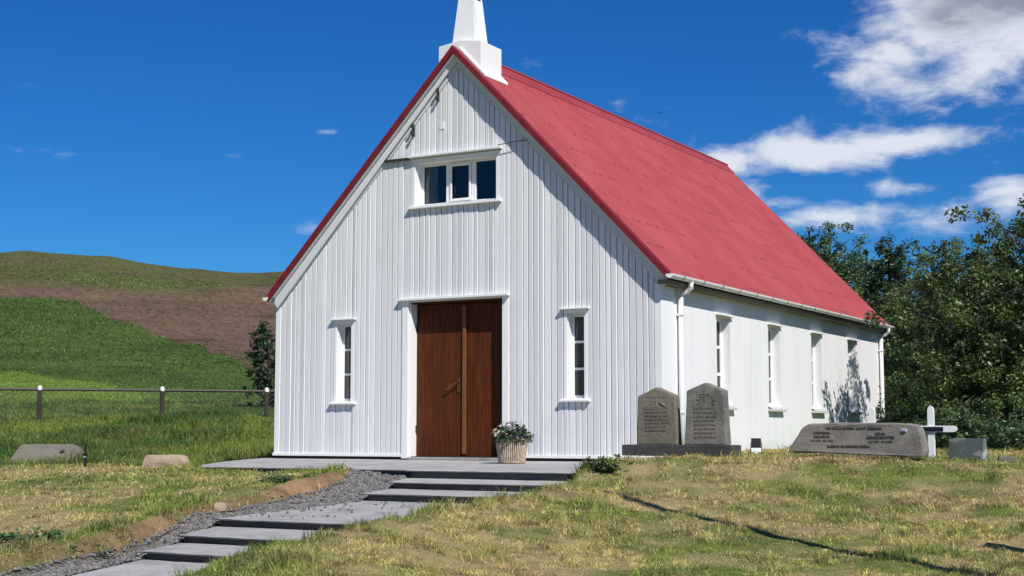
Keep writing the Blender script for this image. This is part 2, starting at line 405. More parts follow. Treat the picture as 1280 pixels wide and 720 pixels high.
def m_redroof(t, b, O, P):
    n = t.noise(P, 1.4, 6, .62); n2 = t.noise(t.mapping(P, (1, 6, 1)), 3.5, 6, .7); n3 = t.noise(t.mapping(P, (2, 28, 2)), 2.2, 4, .7)
    c = t.mix(t.smooth(n, .35, .7), (.30, .043, .051), (.35, .060, .069))
    c = t.mix(t.math('MULTIPLY', t.smooth(n2, .55, .75), .5), c, (.22, .038, .048))
    c = t.mix(t.math('MULTIPLY', t.smooth(n3, .60, .74), .6), c, (.13, .028, .03))
    s = t.add('ShaderNodeSeparateXYZ'); t.put(s.inputs[0], P)
    rowm = t.math('LESS_THAN', t.math('ABSOLUTE', t.math('SUBTRACT', t.math('FRACT', t.math('DIVIDE', s.outputs[2], .37)), .5)), .055)
    nail = t.math('LESS_THAN', t.math('ABSOLUTE', t.math('SUBTRACT', t.math('FRACT', t.math('DIVIDE', s.outputs[1], .152)), .5)), .16)
    wear = t.smooth(t.noise(t.mapping(P, (1, 2.2, 1)), 1.7, 4, .7), .46, .60)
    c = t.mix(t.math('MULTIPLY', t.math('MULTIPLY', rowm, nail), t.math('MULTIPLY', wear, .8)), c, (.10, .02, .024))
    lap = t.math('LESS_THAN', t.math('FRACT', t.math('DIVIDE', s.outputs[1], .684)), .022)
    c = t.mix(t.math('MULTIPLY', lap, .35), c, (.12, .025, .03))
    t.put(b.inputs['Base Color'], c); t.put(b.inputs['Roughness'], t.math('ADD', .38, t.math('MULTIPLY', n, .3)))
    return (n2, .15, .01)
M_ROOF = mat('red_corrugated_iron', rough=.5, spec=.22, build=m_redroof)
def m_redtrim(t, b, O, P):
    n = t.noise(P, 5, 5, .6); t.put(b.inputs['Base Color'], t.mix(t.smooth(n, .4, .7), (.20, .014, .020), (.14, .011, .015)))
M_REDTRIM = mat('dark_red_trim', rough=.5, build=m_redtrim)
def m_wood(t, b, O, P):
    g = t.noise(t.mapping(P, (42, 42, 1.6)), 1.6, 7, .62, .6); g2 = t.noise(t.mapping(P, (7, 7, .5)), 1.5, 3, .5)
    s = t.add('ShaderNodeSeparateXYZ'); t.put(s.inputs[0], P)
    c = t.ramp(g, [(.3, (.040, .0095, .003)), (.5, (.085, .021, .006)), (.72, (.145, .042, .012))])
    c = t.mix(t.math('MULTIPLY', t.smooth(g2, .4, .7), .35), c, (.05, .014, .006))
    t.put(b.inputs['Base Color'], c); return (g, .25, .003)
M_WOOD = mat('varnished_hardwood', rough=.55, spec=.15, build=m_wood)
M_WOODLIGHT = mat('worn_wood_strip', rough=.5, build=lambda t, b, O, P: t.put(b.inputs['Base Color'], t.ramp(t.noise(t.mapping(P, (30, 30, 2)), 2, 4), [(.3, (.13, .045, .016)), (.7, (.22, .085, .034))])))
def m_conc(base, dark, speck=.5, bs=90):
    def f(t, b, O, P):
        n = t.noise(P, 3.2, 7, .68); n2 = t.noise(P, bs, 3, .6); n3 = t.noise(P, 12, 5, .6); n5 = t.noise(P, .8, 3, .5)
        c = t.mix(t.smooth(n, .4, .68), base, dark)
        c = t.mix(t.math('MULTIPLY', t.smooth(n5, .45, .65), .35), c, tuple(v * 1.3 for v in base))
        c = t.mix(t.math('MULTIPLY', t.smooth(n2, .6, .75), speck), c, tuple(v * .55 for v in dark))
        c = t.mix(t.math('MULTIPLY', t.smooth(n3, .6, .8), .35), c, tuple(min(1, v * 1.35) for v in base))
        t.put(b.inputs['Base Color'], c); return (t.math('ADD', n2, t.math('MULTIPLY', n3, 1.5)), .7, .008)
    return f
M_CONC = mat('grey_concrete', rough=.9, spec=.2, build=m_conc((.39, .38, .37), (.25, .248, .245), .9, 60))
M_RISER = mat('dark_edge_concrete', rough=.9, spec=.2, build=m_conc((.10, .10, .105), (.06, .06, .065)))  # darker concrete tone for risers, slab sides and terrace base
M_STONE1 = mat('lichened_brown_stone', rough=.9, spec=.2, build=m_conc((.185, .165, .125), (.075, .07, .06), .85, 45))
M_STONE2 = mat('lichened_grey_stone', rough=.9, spec=.2, build=m_conc((.215, .20, .17), (.09, .095, .09), .85, 40))
M_BASALT = mat('dark_basalt', rough=.9, spec=.2, build=m_conc((.07, .067, .065), (.04, .04, .04), .5, 80))
M_BOULDER = mat('grey_brown_boulder', rough=.9, spec=.2, build=m_conc((.25, .23, .205), (.155, .145, .135), .6, 55))
M_PALEROCK = mat('pale_tan_rock', rough=.9, spec=.2, build=m_conc((.42, .34, .25), (.30, .23, .165), .4, 50))
M_SLATE = mat('weathered_slab_stone', rough=.9, spec=.2, build=m_conc((.20, .18, .155), (.13, .12, .108), .5, 45))
def m_granite(t, b, O, P):
    n = t.noise(P, 160, 3, .6); n2 = t.noise(t.mapping(P, (5, 5, 9)), 1.5, 4, .6)
    c = t.mix(t.smooth(n, .45, .7), (.12, .145, .135), (.22, .25, .235)); c = t.mix(t.math('MULTIPLY', t.smooth(t.noise(t.mapping(O, (4, 4, 8), (0, .6, 0)), 1.3, 5, .6, .6), .54, .62), .75), c, (.42, .43, .38))  # pale blotches put the polished face's bright reflection into its colour
    t.put(b.inputs['Base Color'], c)
    t.put(b.inputs['Roughness'], t.math('ADD', .14, t.math('MULTIPLY', n2, .2)))
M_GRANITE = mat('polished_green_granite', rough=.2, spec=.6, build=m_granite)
M_VERGE = mat('greyed_white_verge', rough=.6, spec=.25, build=m_white(.4, False, (.64, .655, .67)))
M_SPIRE = mat('flaking_white_paint', rough=.7, spec=.2, build=m_white(.85, True, (.80, .80, .79)))
M_SILL = mat('grey_white_sill', rough=.8, spec=.2, build=m_white(.5, False, (.55, .55, .53)))
M_SOFFIT = mat('dull_brown_soffit', color=(.20, .17, .135), rough=.9)
M_WORN = mat('worn_letters', color=(.10, .094, .082), rough=.95, spec=.1)
M_WORN2 = mat('worn_away_letters', color=(.13, .12, .10), rough=.95, spec=.1)
M_INK = mat('engraved_letters', color=(.075, .068, .06), rough=.9, spec=.1)
M_BLACK = mat('black_plastic', color=(.012, .012, .013), rough=.45, spec=.4)
M_IRON = mat('dark_iron', rough=.6, spec=.4, build=lambda t, b, O, P: t.put(b.inputs['Base Color'], t.ramp(t.noise(P, 25, 4), [(.35, (.03, .028, .026)), (.75, (.075, .06, .05))])))
M_BRASS = mat('aged_brass', color=(.28, .16, .07), rough=.35, metallic=.9)
M_PLAQUE = mat('dark_blue_plaque', color=(.012, .012, .022), rough=.3, spec=.5)
M_GALV = mat('galvanised_wire', color=(.11, .115, .12), rough=.5, metallic=.6)
M_POST = mat('weathered_post_wood', rough=.9, build=lambda t, b, O, P: t.put(b.inputs['Base Color'], t.ramp(t.noise(t.mapping(P, (20, 20, 2)), 3, 5), [(.3, (.02, .018, .016)), (.7, (.06, .055, .05))])))
M_CURTAIN = mat('white_curtain', color=(.62, .62, .58), rough=.9)
M_INSIDE = mat('interior_plaster', color=(.14, .12, .10), rough=.9)
M_BARK = mat('bark', rough=.95, spec=.1, build=lambda t, b, O, P: (t.put(b.inputs['Base Color'], t.ramp(t.noise(t.mapping(P, (9, 9, 2)), 4, 5), [(.3, (.035, .03, .024)), (.7, (.12, .105, .09))])), None)[1])
def glass_mat():
    m = bpy.data.materials.new('window_glass'); m.use_nodes = True; t = NT(m.node_tree); t.n.clear()
    tr = t.add('ShaderNodeBsdfTransparent'); tr.inputs[0].default_value = (.72, .74, .74, 1)
    gl = t.add('ShaderNodeBsdfGlossy'); gl.inputs['Roughness'].default_value = .02
    fr = t.add('ShaderNodeFresnel'); fr.inputs['IOR'].default_value = 1.5
    mx = t.add('ShaderNodeMixShader'); o = t.add('ShaderNodeOutputMaterial')
    t.put(mx.inputs[0], fr.outputs[0]); t.l.new(tr.outputs[0], mx.inputs[1]); t.l.new(gl.outputs[0], mx.inputs[2]); t.l.new(mx.outputs[0], o.inputs[0])
    return m
M_GLASS = glass_mat()

def set_col(me, cols):
    a = me.color_attributes.new('Col', 'FLOAT_COLOR', 'POINT')
    c = np.ones((len(me.vertices), 4), np.float32); c[:, :3] = cols
    a.data.foreach_set('color', c.ravel())

# ------------------------------------------------------------------ ground sheet
def hill_colour(x, y, r):
    """field, dark pasture, heather moor by where they lie on the hillside"""
    dx = x - SX; dy = y - SY
    fw = dx * FWD[0] + dy * FWD[1]; rt = dx * RGT[0] + dy * RGT[1]
    b = np.degrees(np.arctan2(rt, np.maximum(fw, .1)))            # bearing from the survey line
    n = vnoise(x, y, .035, 41, 4); n2 = vnoise(x, y, .15, 43, 3)
    field = np.array([.17, .26, .040]); pasture = np.array([.082, .145, .030]); moor = np.array([.215, .135, .098]); top = np.array([.12, .145, .042])
    lim1 = np.interp(b, [-22, -19.6, -13, -10.5, -9], [66, 63, 46, 36, 30])        # mown strip / pasture
    lim2 = np.interp(b, [-30, -19.6, -17.6, -14.5, -12, -10, -9], [200, 196, 192, 150, 112, 78, 68]) # pasture / moor
    lim3 = np.interp(b, [-30, -19.6, -15, -12, -9, 0], [222, 222, 216, 222, 250, 250])
    rr = r + (n - .5) * 22 * sstep(50, 120, r)
    t1 = sstep(-2.5, 2.5, rr - lim1)[:, None]; t2 = sstep(-3, 3, rr - lim2)[:, None]; t3 = sstep(-10, 14, rr - lim3)[:, None]
    c = field * (1 - t1) + pasture * t1
    c = c * (.75 + .5 * n2[:, None])
    mo = moor * (.75 + .5 * n2[:, None]); gm = sstep(.56, .70, vnoise(x, y, .028, 57, 3))[:, None]
    mo = mo * (1 - .7 * gm) + np.array([.15, .145, .05]) * .7 * gm
    dk = sstep(.62, .72, vnoise(x * .5 + y * .5, (x - y) * 1.5, .05, 63, 3))[:, None]; mo = mo * (1 - .55 * dk)
    c = c * (1 - t2) + mo * t2
    tp = top * (.7 + .6 * n[:, None]); bm_ = sstep(.55, .68, vnoise(x, y, .02, 61, 3))[:, None]; tp = tp * (1 - .5 * bm_) + np.array([.14, .10, .06]) * .5 * bm_
    c = c * (1 - t3) + tp * t3
    return c

STRAW = np.array([.56, .45, .215]); GREEN = np.array([.17, .225, .045]); YEL = np.array([.42, .385, .115]); BROWN = np.array([.34, .225, .125])
def lawn_mix(x, y):
    """how dry the mown grass is, 0 green .. 1 straw"""
    a = vnoise(x, y, .75, 71, 3); b = vnoise(x, y, 2.6, 73, 3)
    return np.clip(.5 + 2.8 * (a - .5) + 2.4 * (b - .5), 0, 1)

def build_ground():
    a_f = np.arange(-26, 24.01, .16); a_c = np.concatenate([np.arange(-180, -26, 7), np.arange(24.5, 180.1, 7)])
    A = np.sort(np.concatenate([a_f, a_c])); A = A[A < 179.9]
    r = [.6]
    while r[-1] < 1600:
        q = r[-1]
        r.append(q * (1.15 if q < 7 else 1.0042 if q < 17 else 1.008 if q < 40 else 1.016 if q < 330 else 1.12))
    rr = np.array(r); na, nr = len(A), len(rr)
    th = np.radians(A) ; AA, RR = np.meshgrid(th, rr)
    # bearings measured from the survey direction, clockwise
    bx = FWD[0] * np.cos(AA) + RGT[0] * np.sin(AA); by = FWD[1] * np.cos(AA) + RGT[1] * np.sin(AA)
    X = (SX + RR * bx).ravel(); Y = (SY + RR * by).ravel()
    Z, gr, so_, hid = ground_parts(X, Y)
    V = np.stack([X, Y, Z], 1)
    idx = np.arange(na * nr).reshape(nr, na)
    q = np.stack([idx[:-1, :], np.roll(idx, -1, 1)[:-1, :], np.roll(idx, -1, 1)[1:, :], idx[1:, :]], -1).reshape(-1, 4)
    me = bpy.data.meshes.new('ground')
    me.vertices.add(len(V)); me.vertices.foreach_set('co', V.astype(np.float32).ravel())
    me.loops.add(q.size); me.loops.foreach_set('vertex_index', q[:, ::-1].astype(np.int32).ravel())
    me.polygons.add(len(q)); me.polygons.foreach_set('loop_start', np.arange(0, q.size, 4, dtype=np.int32)); me.polygons.foreach_set('loop_total', np.full(len(q), 4, np.int32))
    me.update(); me.validate()
    r1 = RR.ravel()
    dry = lawn_mix(X, Y)[:, None]
    lawn = GREEN * .8 * (1 - dry) + np.array([.36, .29, .14]) * dry
    back = hill_colour(X, Y, r1)
    t = sstep(20.5, 23, r1)[:, None] 
    c = lawn * (1 - t) + back * t
    c[gr] = (.12, .118, .112)
    sn = vnoise(X, Y, 5, 77, 3)[:, None]
    sn2 = vnoise(X, Y, 22, 79, 2)[:, None]; sc = np.array([.31, .19, .105]) * (.15 + .9 * sn + .75 * sn2)
    bq = (bare(Y) * .8 + .2)[:, None]; c = np.where(so_[:, None], sc * bq + c * .6 * (1 - bq), c)
    set_col(me, c)
    o = link('ground', me, MG, None, True); tag(o, kind='structure')
    return o
build_ground()

# ------------------------------------------------------------------ grass as stuff
def blades(name, pts, h, wdt, lean, cols, tipcols, kind='stuff', curl=.5):
    n = len(pts); ang = rng.random(n) * 2 * np.pi; side = np.stack([np.cos(ang), np.sin(ang), np.zeros(n)], 1)
    la = rng.random(n) * 2 * np.pi
    ld = np.stack([np.cos(la), np.sin(la), np.zeros(n)], 1) * lean[:, None]
    up = np.array([0, 0, 1.0])
    d1 = ld * .45 + up; d1 /= np.linalg.norm(d1, axis=1)[:, None]
    d2 = ld * (1 + curl) + up * (1 - .35 * np.clip(lean, 0, 2))[:, None]; d2 /= np.linalg.norm(d2, axis=1)[:, None]
    mid = pts + d1 * (h * .55)[:, None]; tip = mid + d2 * (h * .55)[:, None]
    w2 = side * (wdt * .5)[:, None]
    V = np.stack([pts - w2, pts + w2, mid + w2 * .75, mid - w2 * .75, tip], 1).reshape(-1, 3)
    b = np.arange(n) * 5
    L = np.stack([b, b + 1, b + 2, b + 3, b + 3, b + 2, b + 4], 1).ravel()
    ls = np.stack([np.arange(n) * 7, np.arange(n) * 7 + 4], 1).ravel(); lt = np.tile([4, 3], n)
    me = bpy.data.meshes.new(name)
    me.vertices.add(len(V)); me.vertices.foreach_set('co', V.astype(np.float32).ravel())
    me.loops.add(len(L)); me.loops.foreach_set('vertex_index', L.astype(np.int32))
    me.polygons.add(2 * n); me.polygons.foreach_set('loop_start', ls.astype(np.int32)); me.polygons.foreach_set('loop_total', lt.astype(np.int32))
    me.update()
    C = np.stack([cols, cols, (cols + tipcols) / 2, (cols + tipcols) / 2, tipcols], 1).reshape(-1, 3)
    set_col(me, C)
    o = link(name, me, M_GRASS); tag(o, kind=kind); return o

def scatter(n, dmin, dmax, bmin, bmax, p=1.0):
    """points spread over a sector in front of the survey point (distance, bearing in degrees)"""
    d = dmin * (dmax / dmin) ** rng.random(n); b = np.radians(bmin + (bmax - bmin) * rng.random(n))
    bx = FWD[0] * np.cos(b) + RGT[0] * np.sin(b); by = FWD[1] * np.cos(b) + RGT[1] * np.sin(b)
    return SX + d * bx, SY + d * by, d

def in_buildings(x, y): return (x > -3.2) & (x < 3.12) & (y > -.05) & (y < 10.3)

def build_lawn():
    x, y, d = scatter(520000, 6.6, 22.5, -24, 23.5)
    z, gr, so_, hid = ground_parts(x, y)
    leftside = x < path_l(np.clip(y, -13, -3.13))
    behind = leftside & (d > 19.6 + .5 * (vnoise(x, y, 1, 5) - .5))
    k = ~(gr | hid | in_buildings(x, y) | (y > 2.5) & (x < 3.2) | behind)
    k &= ~(so_ & (rng.random(len(x)) < bare(y) * np.where(vnoise(x, y, 2.1, 133, 2) > .56, .6, .97)))
    x, y, z, d = x[k], y[k], z[k], d[k]
    n = len(x)
    dry = lawn_mix(x, y); rnd = rng.random(n)
    # the edge by the steps and the lip of the soil bank stay greener and longer
    vr = x - path_r(np.clip(y, -13, -3.13)); wl = path_l(np.clip(y, -13, -3.13)) - x - np.interp(y, GW_Y, LIP)
    dry = np.clip(dry + .12, 0, 1)
    rim = np.where((y < -3.0), np.maximum(1 - sstep(.05, .45, np.where(vr > 0, vr, 9)), 1 - sstep(.0, .22, np.where(wl > -.1, np.abs(wl), 9))), 0)
    lipg = (1 - sstep(.0, .2, np.where(wl > -.35, np.abs(wl), 9))) * (y < -3.0)
    wall = 1 - sstep(.0, .5, np.where((y > -.4) & (y < 10), np.abs(x - 3.2), 9))
    dry = np.clip(dry - .75 * rim, 0, 1)
    dry = np.clip(dry - .6 * lipg, 0, 1)
    straw = rnd < (.18 + .48 * dry) * (1 - .75 * rim)
    base = GREEN * (1 - dry[:, None]) + YEL * dry[:, None]
    mixb = sstep(.5, .9, vnoise(x, y, 1.3, 81, 2))[:, None]
    st = STRAW * (1 - .55 * mixb) + BROWN * .55 * mixb
    c = np.where(straw[:, None], st, base) * (.45 + 1.0 * rng.random((n, 1)))
    h = np.where(straw, .035 + .045 * rng.random(n), (.022 + .034 * rng.random(n)) * (1 + .45 * vnoise(x, y, 2, 91, 2))) * (.88 + .5 * rim + .35 * lipg)
    tuft = sstep(.66, .74, vnoise(x, y, 1.7, 93, 2)) * (~straw)
    h = h * (1 + .9 * tuft); c = c * (1 - .35 * tuft[:, None]) + GREEN * .35 * tuft[:, None]
    lean = np.where(straw, 1.8 + 2.2 * rng.random(n), .4 + 1.6 * rng.random(n) ** 1.3)
    wd = np.where(straw, .0042, .005) * (.7 + .6 * rng.random(n)) * np.clip(d / 11, .8, 1.7)
    tip = c * np.where(straw, 1.05, 1.25)[:, None] + .015
    c1 = vnoise(x, y, 5, 121, 2); c2 = vnoise(x, y, 13, 123, 2); c3 = vnoise(x, y, 2.4, 127, 2)
    h = h * (.32 + 1.1 * sstep(.25, .8, c1)); c = c * (.55 + .95 * sstep(.22, .75, c2))[:, None]
    br = sstep(.52, .72, c3)[:, None] * np.where((x > 3.5) & (y > -4.5), .8, .35)[:, None]
    c = c * (1 - br) + c.mean(1, keepdims=True) * np.array([1.38, .95, .55]) * br
    tip = c * np.where(straw, 1.05, 1.25)[:, None] + .012
    o = blades('mown_lawn_grass', np.stack([x, y, z - .004], 1), h, wd, lean, c, tip)
    tag(o, 'mown yellow green lawn grass with dry cuttings around the church', 'grass', kind='stuff')

def build_meadow():
    x, y, d = scatter(210000, 19.4, 46, -24, -6.0)
    z, gr, so_, hid = ground_parts(x, y)
    k = ~(hid | in_buildings(x, y)) & (d > 20.0 + .8 * (vnoise(x, y, 1, 5) - .5)) & (x < -2.2 - .06 * np.abs(y)) 
    k &= ~((y < .6) & (x > -4) & in_poly(x, y, [(-4.0, .5), (-3.3, -1.2), (-2.4, -2.6), (-1.6, -3.4), (0, -3.4), (0, .5)]))
    x, y, z, d = x[k], y[k], z[k], d[k]; n = len(x)
    a = vnoise(x, y, .45, 101, 3); b = vnoise(x, y, 1.5, 103, 2)
    t = sstep(.38, .66, a * .6 + b * .4)[:, None]
    c = np.array([.065, .15, .024]) * (1 - t) + np.array([.225, .30, .052]) * t
    s = (rng.random(n) < .10 + .18 * sstep(.55, .7, vnoise(x, y, .6, 107, 2)))[:, None]
    c = np.where(s, np.array([.26, .235, .09]), c) * (.45 + .75 * rng.random((n, 1))) * (.65 + .6 * vnoise(x, y, 2.2, 111, 2))[:, None]
    clump = sstep(.35, .75, vnoise(x, y, 1.1, 109, 2))
    h = (.09 + .13 * rng.random(n)) * (.55 + .9 * clump) * (1 - .35 * sstep(30, 36, d))
    o = blades('meadow_grass', np.stack([x, y, z - .01], 1), h, .010 * (.6 + .7 * rng.random(n)) * np.clip(d / 24, .8, 2), .3 + 1.0 * rng.random(n), c * .9, c * 1.3 + .01, curl=.8)
    tag(o, 'long uncut green grass sloping up to the fence', 'grass', kind='stuff')
def build_hill_grass():
    x, y, d = scatter(150000, 44, 250, -24, -7.0)
    z, gr, so_, hid = ground_parts(x, y); n = len(x)
    c = hill_colour(x, y, d); cl = vnoise(x, y, .35, 151, 3)[:, None]
    c = c * (.65 + .8 * rng.random((n, 1))) * (.6 + .85 * cl) * 1.08
    k = np.clip(d / 120, .5, 1.6); heath = c[:, 0] > c[:, 1]; h = (.08 + .15 * rng.random(n)) * k * np.where(heath, .45, 1)
    c0 = hill_colour(x, y, d); c = np.where(heath[:, None], c0 * (.85 + .35 * rng.random((n, 1))), c)
    o = blades('hill_grass', np.stack([x, y, z - .03], 1), h, .07 * k * (.5 + rng.random(n)), .4 + 1.2 * rng.random(n), c * .85, c * 1.2)
    tag(o, 'rough grass and heather tufts covering the distant hillside', 'grass', kind='stuff')
build_lawn(); build_meadow(); build_hill_grass()

# ------------------------------------------------------------------ gravel
def build_gravel():
    n = 60000
    y = rng.uniform(-10.6, -3.05, n); wl = rng.uniform(-.02, 1.5, n); x = path_l(y) - wl
    z, gr, so_, hid = ground_parts(x, y)
    k = (gr & ~hid) | (so_ & (rng.random(n) < .02) & (vnoise(x, y, 3, 135) > .45)); k &= rng.random(n) < .75
    x, y, z = x[k], y[k], z[k]; n = len(x)
    so_ = so_[k]; ns = 90; ys = rng.uniform(-6.7, -4.65, ns); x = np.concatenate([x, path_l(ys) + .03 + .9 * rng.random(ns) ** 3]); y = np.concatenate([y, ys])
    z = np.concatenate([z, -.328 + (-.392 + .328) * (ys + 4.6) / (-6.78 + 4.6) + .0]); so_ = np.concatenate([so_, np.zeros(ns, bool)]); n = len(x)
    ico = bmesh.new(); bmesh.ops.create_icosphere(ico, subdivisions=1, radius=1)
    bv = np.array([v.co[:] for v in ico.verts]); bf = np.array([[v.index for v in f.verts] for f in ico.faces]); ico.free()
    nv, nf = len(bv), len(bf)
    sz = .008 + .011 * rng.random(n) ** 2
    sc = np.stack([.8 + .6 * rng.random(n), .7 + .5 * rng.random(n), .5 + .4 * rng.random(n)], 1) * sz[:, None]
    a = rng.random(n) * 6.28; ca, sa = np.cos(a), np.sin(a)
    V = bv[None] * sc[:, None] * (1 + .28 * (rng.random((n, nv, 1)) - .5))
    Vx = V[..., 0] * ca[:, None] - V[..., 1] * sa[:, None]; Vy = V[..., 0] * sa[:, None] + V[..., 1] * ca[:, None]
    V = np.stack([Vx + x[:, None], Vy + y[:, None], V[..., 2] + z[:, None] + sz[:, None] * .35 + .012 * rng.random((n, 1))], -1).reshape(-1, 3)
    F = (bf[None] + (np.arange(n) * nv)[:, None, None]).reshape(-1, 3)
    me = bpy.data.meshes.new('gravel'); me.vertices.add(len(V)); me.vertices.foreach_set('co', V.astype(np.float32).ravel())
    me.loops.add(F.size); me.loops.foreach_set('vertex_index', F.astype(np.int32).ravel())
    me.polygons.add(len(F)); me.polygons.foreach_set('loop_start', np.arange(0, F.size, 3, dtype=np.int32)); me.polygons.foreach_set('loop_total', np.full(len(F), 3, np.int32)); me.update()
    g = (.09 + .13 * rng.random((n, 1))); tint = np.where(rng.random((n, 1)) < .12, np.array([[1.25, 1.1, .9]]), np.array([[1.03, 1.0, .95]]))
    g = np.where(so_[:, None], np.array([[.20, .125, .075]]), g * tint); set_col(me, np.repeat(g, nv, 0))
    tag(link('gravel', me, M_GRAVEL), 'loose grey gravel strip between soil bank and concrete path', 'gravel', kind='stuff')
build_gravel()

# ------------------------------------------------------------------ terrace, path and steps (concrete)
def slab(name, poly, ztop, thick, parent=None, over=None, bevel=.009):
    """flat concrete slab: outline (x, y) list, ztop a function of y; edges slightly uneven"""
    bm = bmesh.new(); pts = []
    n = len(poly)
    for i in range(n):
        p, q = Vector(poly[i]), Vector(poly[(i + 1) % n]); m = max(1, int((q - p).length / .16))
        nrm = Vector((-(q - p).y, (q - p).x)).normalized()
        for k in range(m):
            t = p.lerp(q, k / m)
            if k: t = t + nrm * random.uniform(-.006, .006)
            pts.append(t)
    top = [bm.verts.new((p.x, p.y, ztop(p.y) + random.uniform(-.002, .002))) for p in pts]
    bot = [bm.verts.new((p.x, p.y, ztop(p.y) - thick)) for p in pts]
    ft = bm.faces.new(top); fb = bm.faces.new(bot[::-1])
    for i in range(len(pts)):
        j = (i + 1) % len(pts); bm.faces.new((top[j], top[i], bot[i], bot[j]))
    bmesh.ops.recalc_face_normals(bm, faces=bm.faces)
    ed = [e for e in bm.edges if all(v in set(top) for v in e.verts)]
    bmesh.ops.bevel(bm, geom=ed, offset=bevel, segments=2, profile=.6, affect='EDGES')
    bm.normal_update()
    for f in bm.faces: f.material_index = 0 if f.normal.z > .75 else 1
    me = bpy.data.meshes.new(name); bm.to_mesh(me); bm.free()
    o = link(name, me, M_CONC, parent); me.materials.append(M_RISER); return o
def lin(y0, z0, y1, z1): return lambda y: z0 + (z1 - z0) * (y - y0) / (y1 - y0)
def row(ya, yb, step=.4):
    ys = np.linspace(ya, yb, max(2, int(abs(yb - ya) / step) + 1))
    return [(float(path_l(q)), float(q)) for q in ys] + [(float(path_r(q)), float(q)) for q in ys[::-1]]
NOSE = .05
tp = [(-3.35, -.0), (-2.9, -1.2), (-2.25, -2.5), (-1.75, -3.08), (1.27, -3.13 + .05), (1.33, -3.13 - NOSE), (3.36, -3.13 - NOSE), (3.46, -3.05), (3.46, .0)]
tag(slab('terrace', tp, lin(0, -.018, -3.13, -.062), .015, bevel=.006), kind='structure')
tb = [(-3.25, -.05), (-2.8, -1.2), (-2.15, -2.45), (-1.7, -3.03), (1.30, -3.06), (1.38, -3.13), (3.33, -3.13), (3.42, -3.0), (3.42, -.05)]
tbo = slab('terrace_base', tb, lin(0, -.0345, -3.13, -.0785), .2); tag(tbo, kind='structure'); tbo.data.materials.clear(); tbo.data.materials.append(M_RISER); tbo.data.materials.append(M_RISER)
def step_pair(ya, yb, za, zb, parent, name='step'):
    """tread from its back ya to its nosing yb with an overhanging lip above a set back riser"""
    m = slab(name, row(ya, yb - NOSE), lin(ya, za, yb, zb), .013, parent, bevel=.005)
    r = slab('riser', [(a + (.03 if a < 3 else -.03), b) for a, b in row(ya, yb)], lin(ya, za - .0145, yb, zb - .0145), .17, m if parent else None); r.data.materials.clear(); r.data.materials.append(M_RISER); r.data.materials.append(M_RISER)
    return m, r
f1 = empty('concrete_steps', (2.6, -3.9, -.3)); 
tag(f1, 'upper pair of wide grey concrete steps directly below the church terrace', 'steps', 'concrete steps leading up to the church')
def keep(o, par):
    o.parent = par; o.matrix_parent_inverse = Matrix.Translation(-par.location)
for (ya, yb, za, zb) in [(-3.14, -3.80, -.150, -.168), (-3.81, -4.59, -.240, -.255)]:
    m, r = step_pair(ya, yb, za, zb, None); keep(m, f1); r.parent = m
f2 = empty('concrete_steps', (3.1, -7.5, -.6))
tag(f2, 'lower pair of wide grey concrete steps nearest the camera beside the gravel', 'steps', 'concrete steps leading up to the church')
for (ya, yb, za, zb) in [(-6.79, -7.54, -.462, -.477), (-7.55, -8.20, -.542, -.552)]:
    m, r = step_pair(ya, yb, za, zb, None); keep(m, f2); r.parent = m
lm, lr = step_pair(-4.60, -6.78, -.328, -.392, None, 'path'); tag(lm, kind='structure'); lr.name = 'path_edge'; tag(lr, kind='structure')
pm = slab('path', row(-8.21, -14), lin(-8.21, -.618, -13, -.93), .14); tag(pm, kind='structure')

# ------------------------------------------------------------------ the church
XL, XR, LEN = -3.09, 3.04, 10.1
RC, RH, EZ, RZ, RY0, RY1 = .03, 3.17, 2.335, 5.635, -.17, 10.15      # roof centre, half width, eave and ridge height, gable ends
SLOPE = (RZ - EZ) / RH
def roofline(x): return RZ - SLOPE * abs(x - RC)
church = empty('church', (0, 5, 0)); OFF = Vector((0, -5, 0))
tag(church, 'small white wooden church with red corrugated roof and stubby white spire', 'church')
class CP(MB):
    """part of the church in world coordinates, parented under the church or one of its parts"""
    def part(s, name, material, parent=None, bevel=0, smooth=False, **k):
        if parent is None:
            s.v = [(a, b - 5, c) for a, b, c in s.v]; return s.build(name, material, church, bevel, smooth, **k)
        s.v = [(a, b - 5, c) for a, b, c in s.v]; return s.build(name, material, parent, bevel, smooth, **k)

DOOR = (-.756, .742, -.02, 2.15)
FWIN = [(-1.985, -1.735, .80, 1.90), (1.715, 1.965, .80, 1.90)]
GWIN = (-.667, .645, 3.50, 4.11)
HOLES = [DOOR] + FWIN + [GWIN]
def slices(x0, x1, breaks, holes, zlo, topf):
    """vertical trapezoid strips (xa, xb, za, zb_a, zb_b) of a wall with its openings left out"""
    xs = sorted(set([x0, x1] + [b for b in breaks if x0 < b < x1]))
    out = []
    for a, b in zip(xs[:-1], xs[1:]):
        m = (a + b) / 2; iv = sorted([(h[2], h[3]) for h in holes if h[0] - 1e-6 < m < h[1] + 1e-6])
        z = zlo
        for (h0, h1) in iv:
            if h0 > z: out.append((a, b, z, h0, h0))
            z = max(z, h1)
        out.append((a, b, z, topf(a), topf(b)))
    return out
allb = [h[0] for h in HOLES] + [h[1] for h in HOLES] + [RC]
wm = CP()
for (a, b, z0, ta, tb_) in slices(XL + .02, XR - .003, allb, HOLES, .03, lambda x: roofline(x) - .07):
    wm.prism([(a, z0), (b, z0), (b, tb_), (a, ta)], .003, .24, 'y')
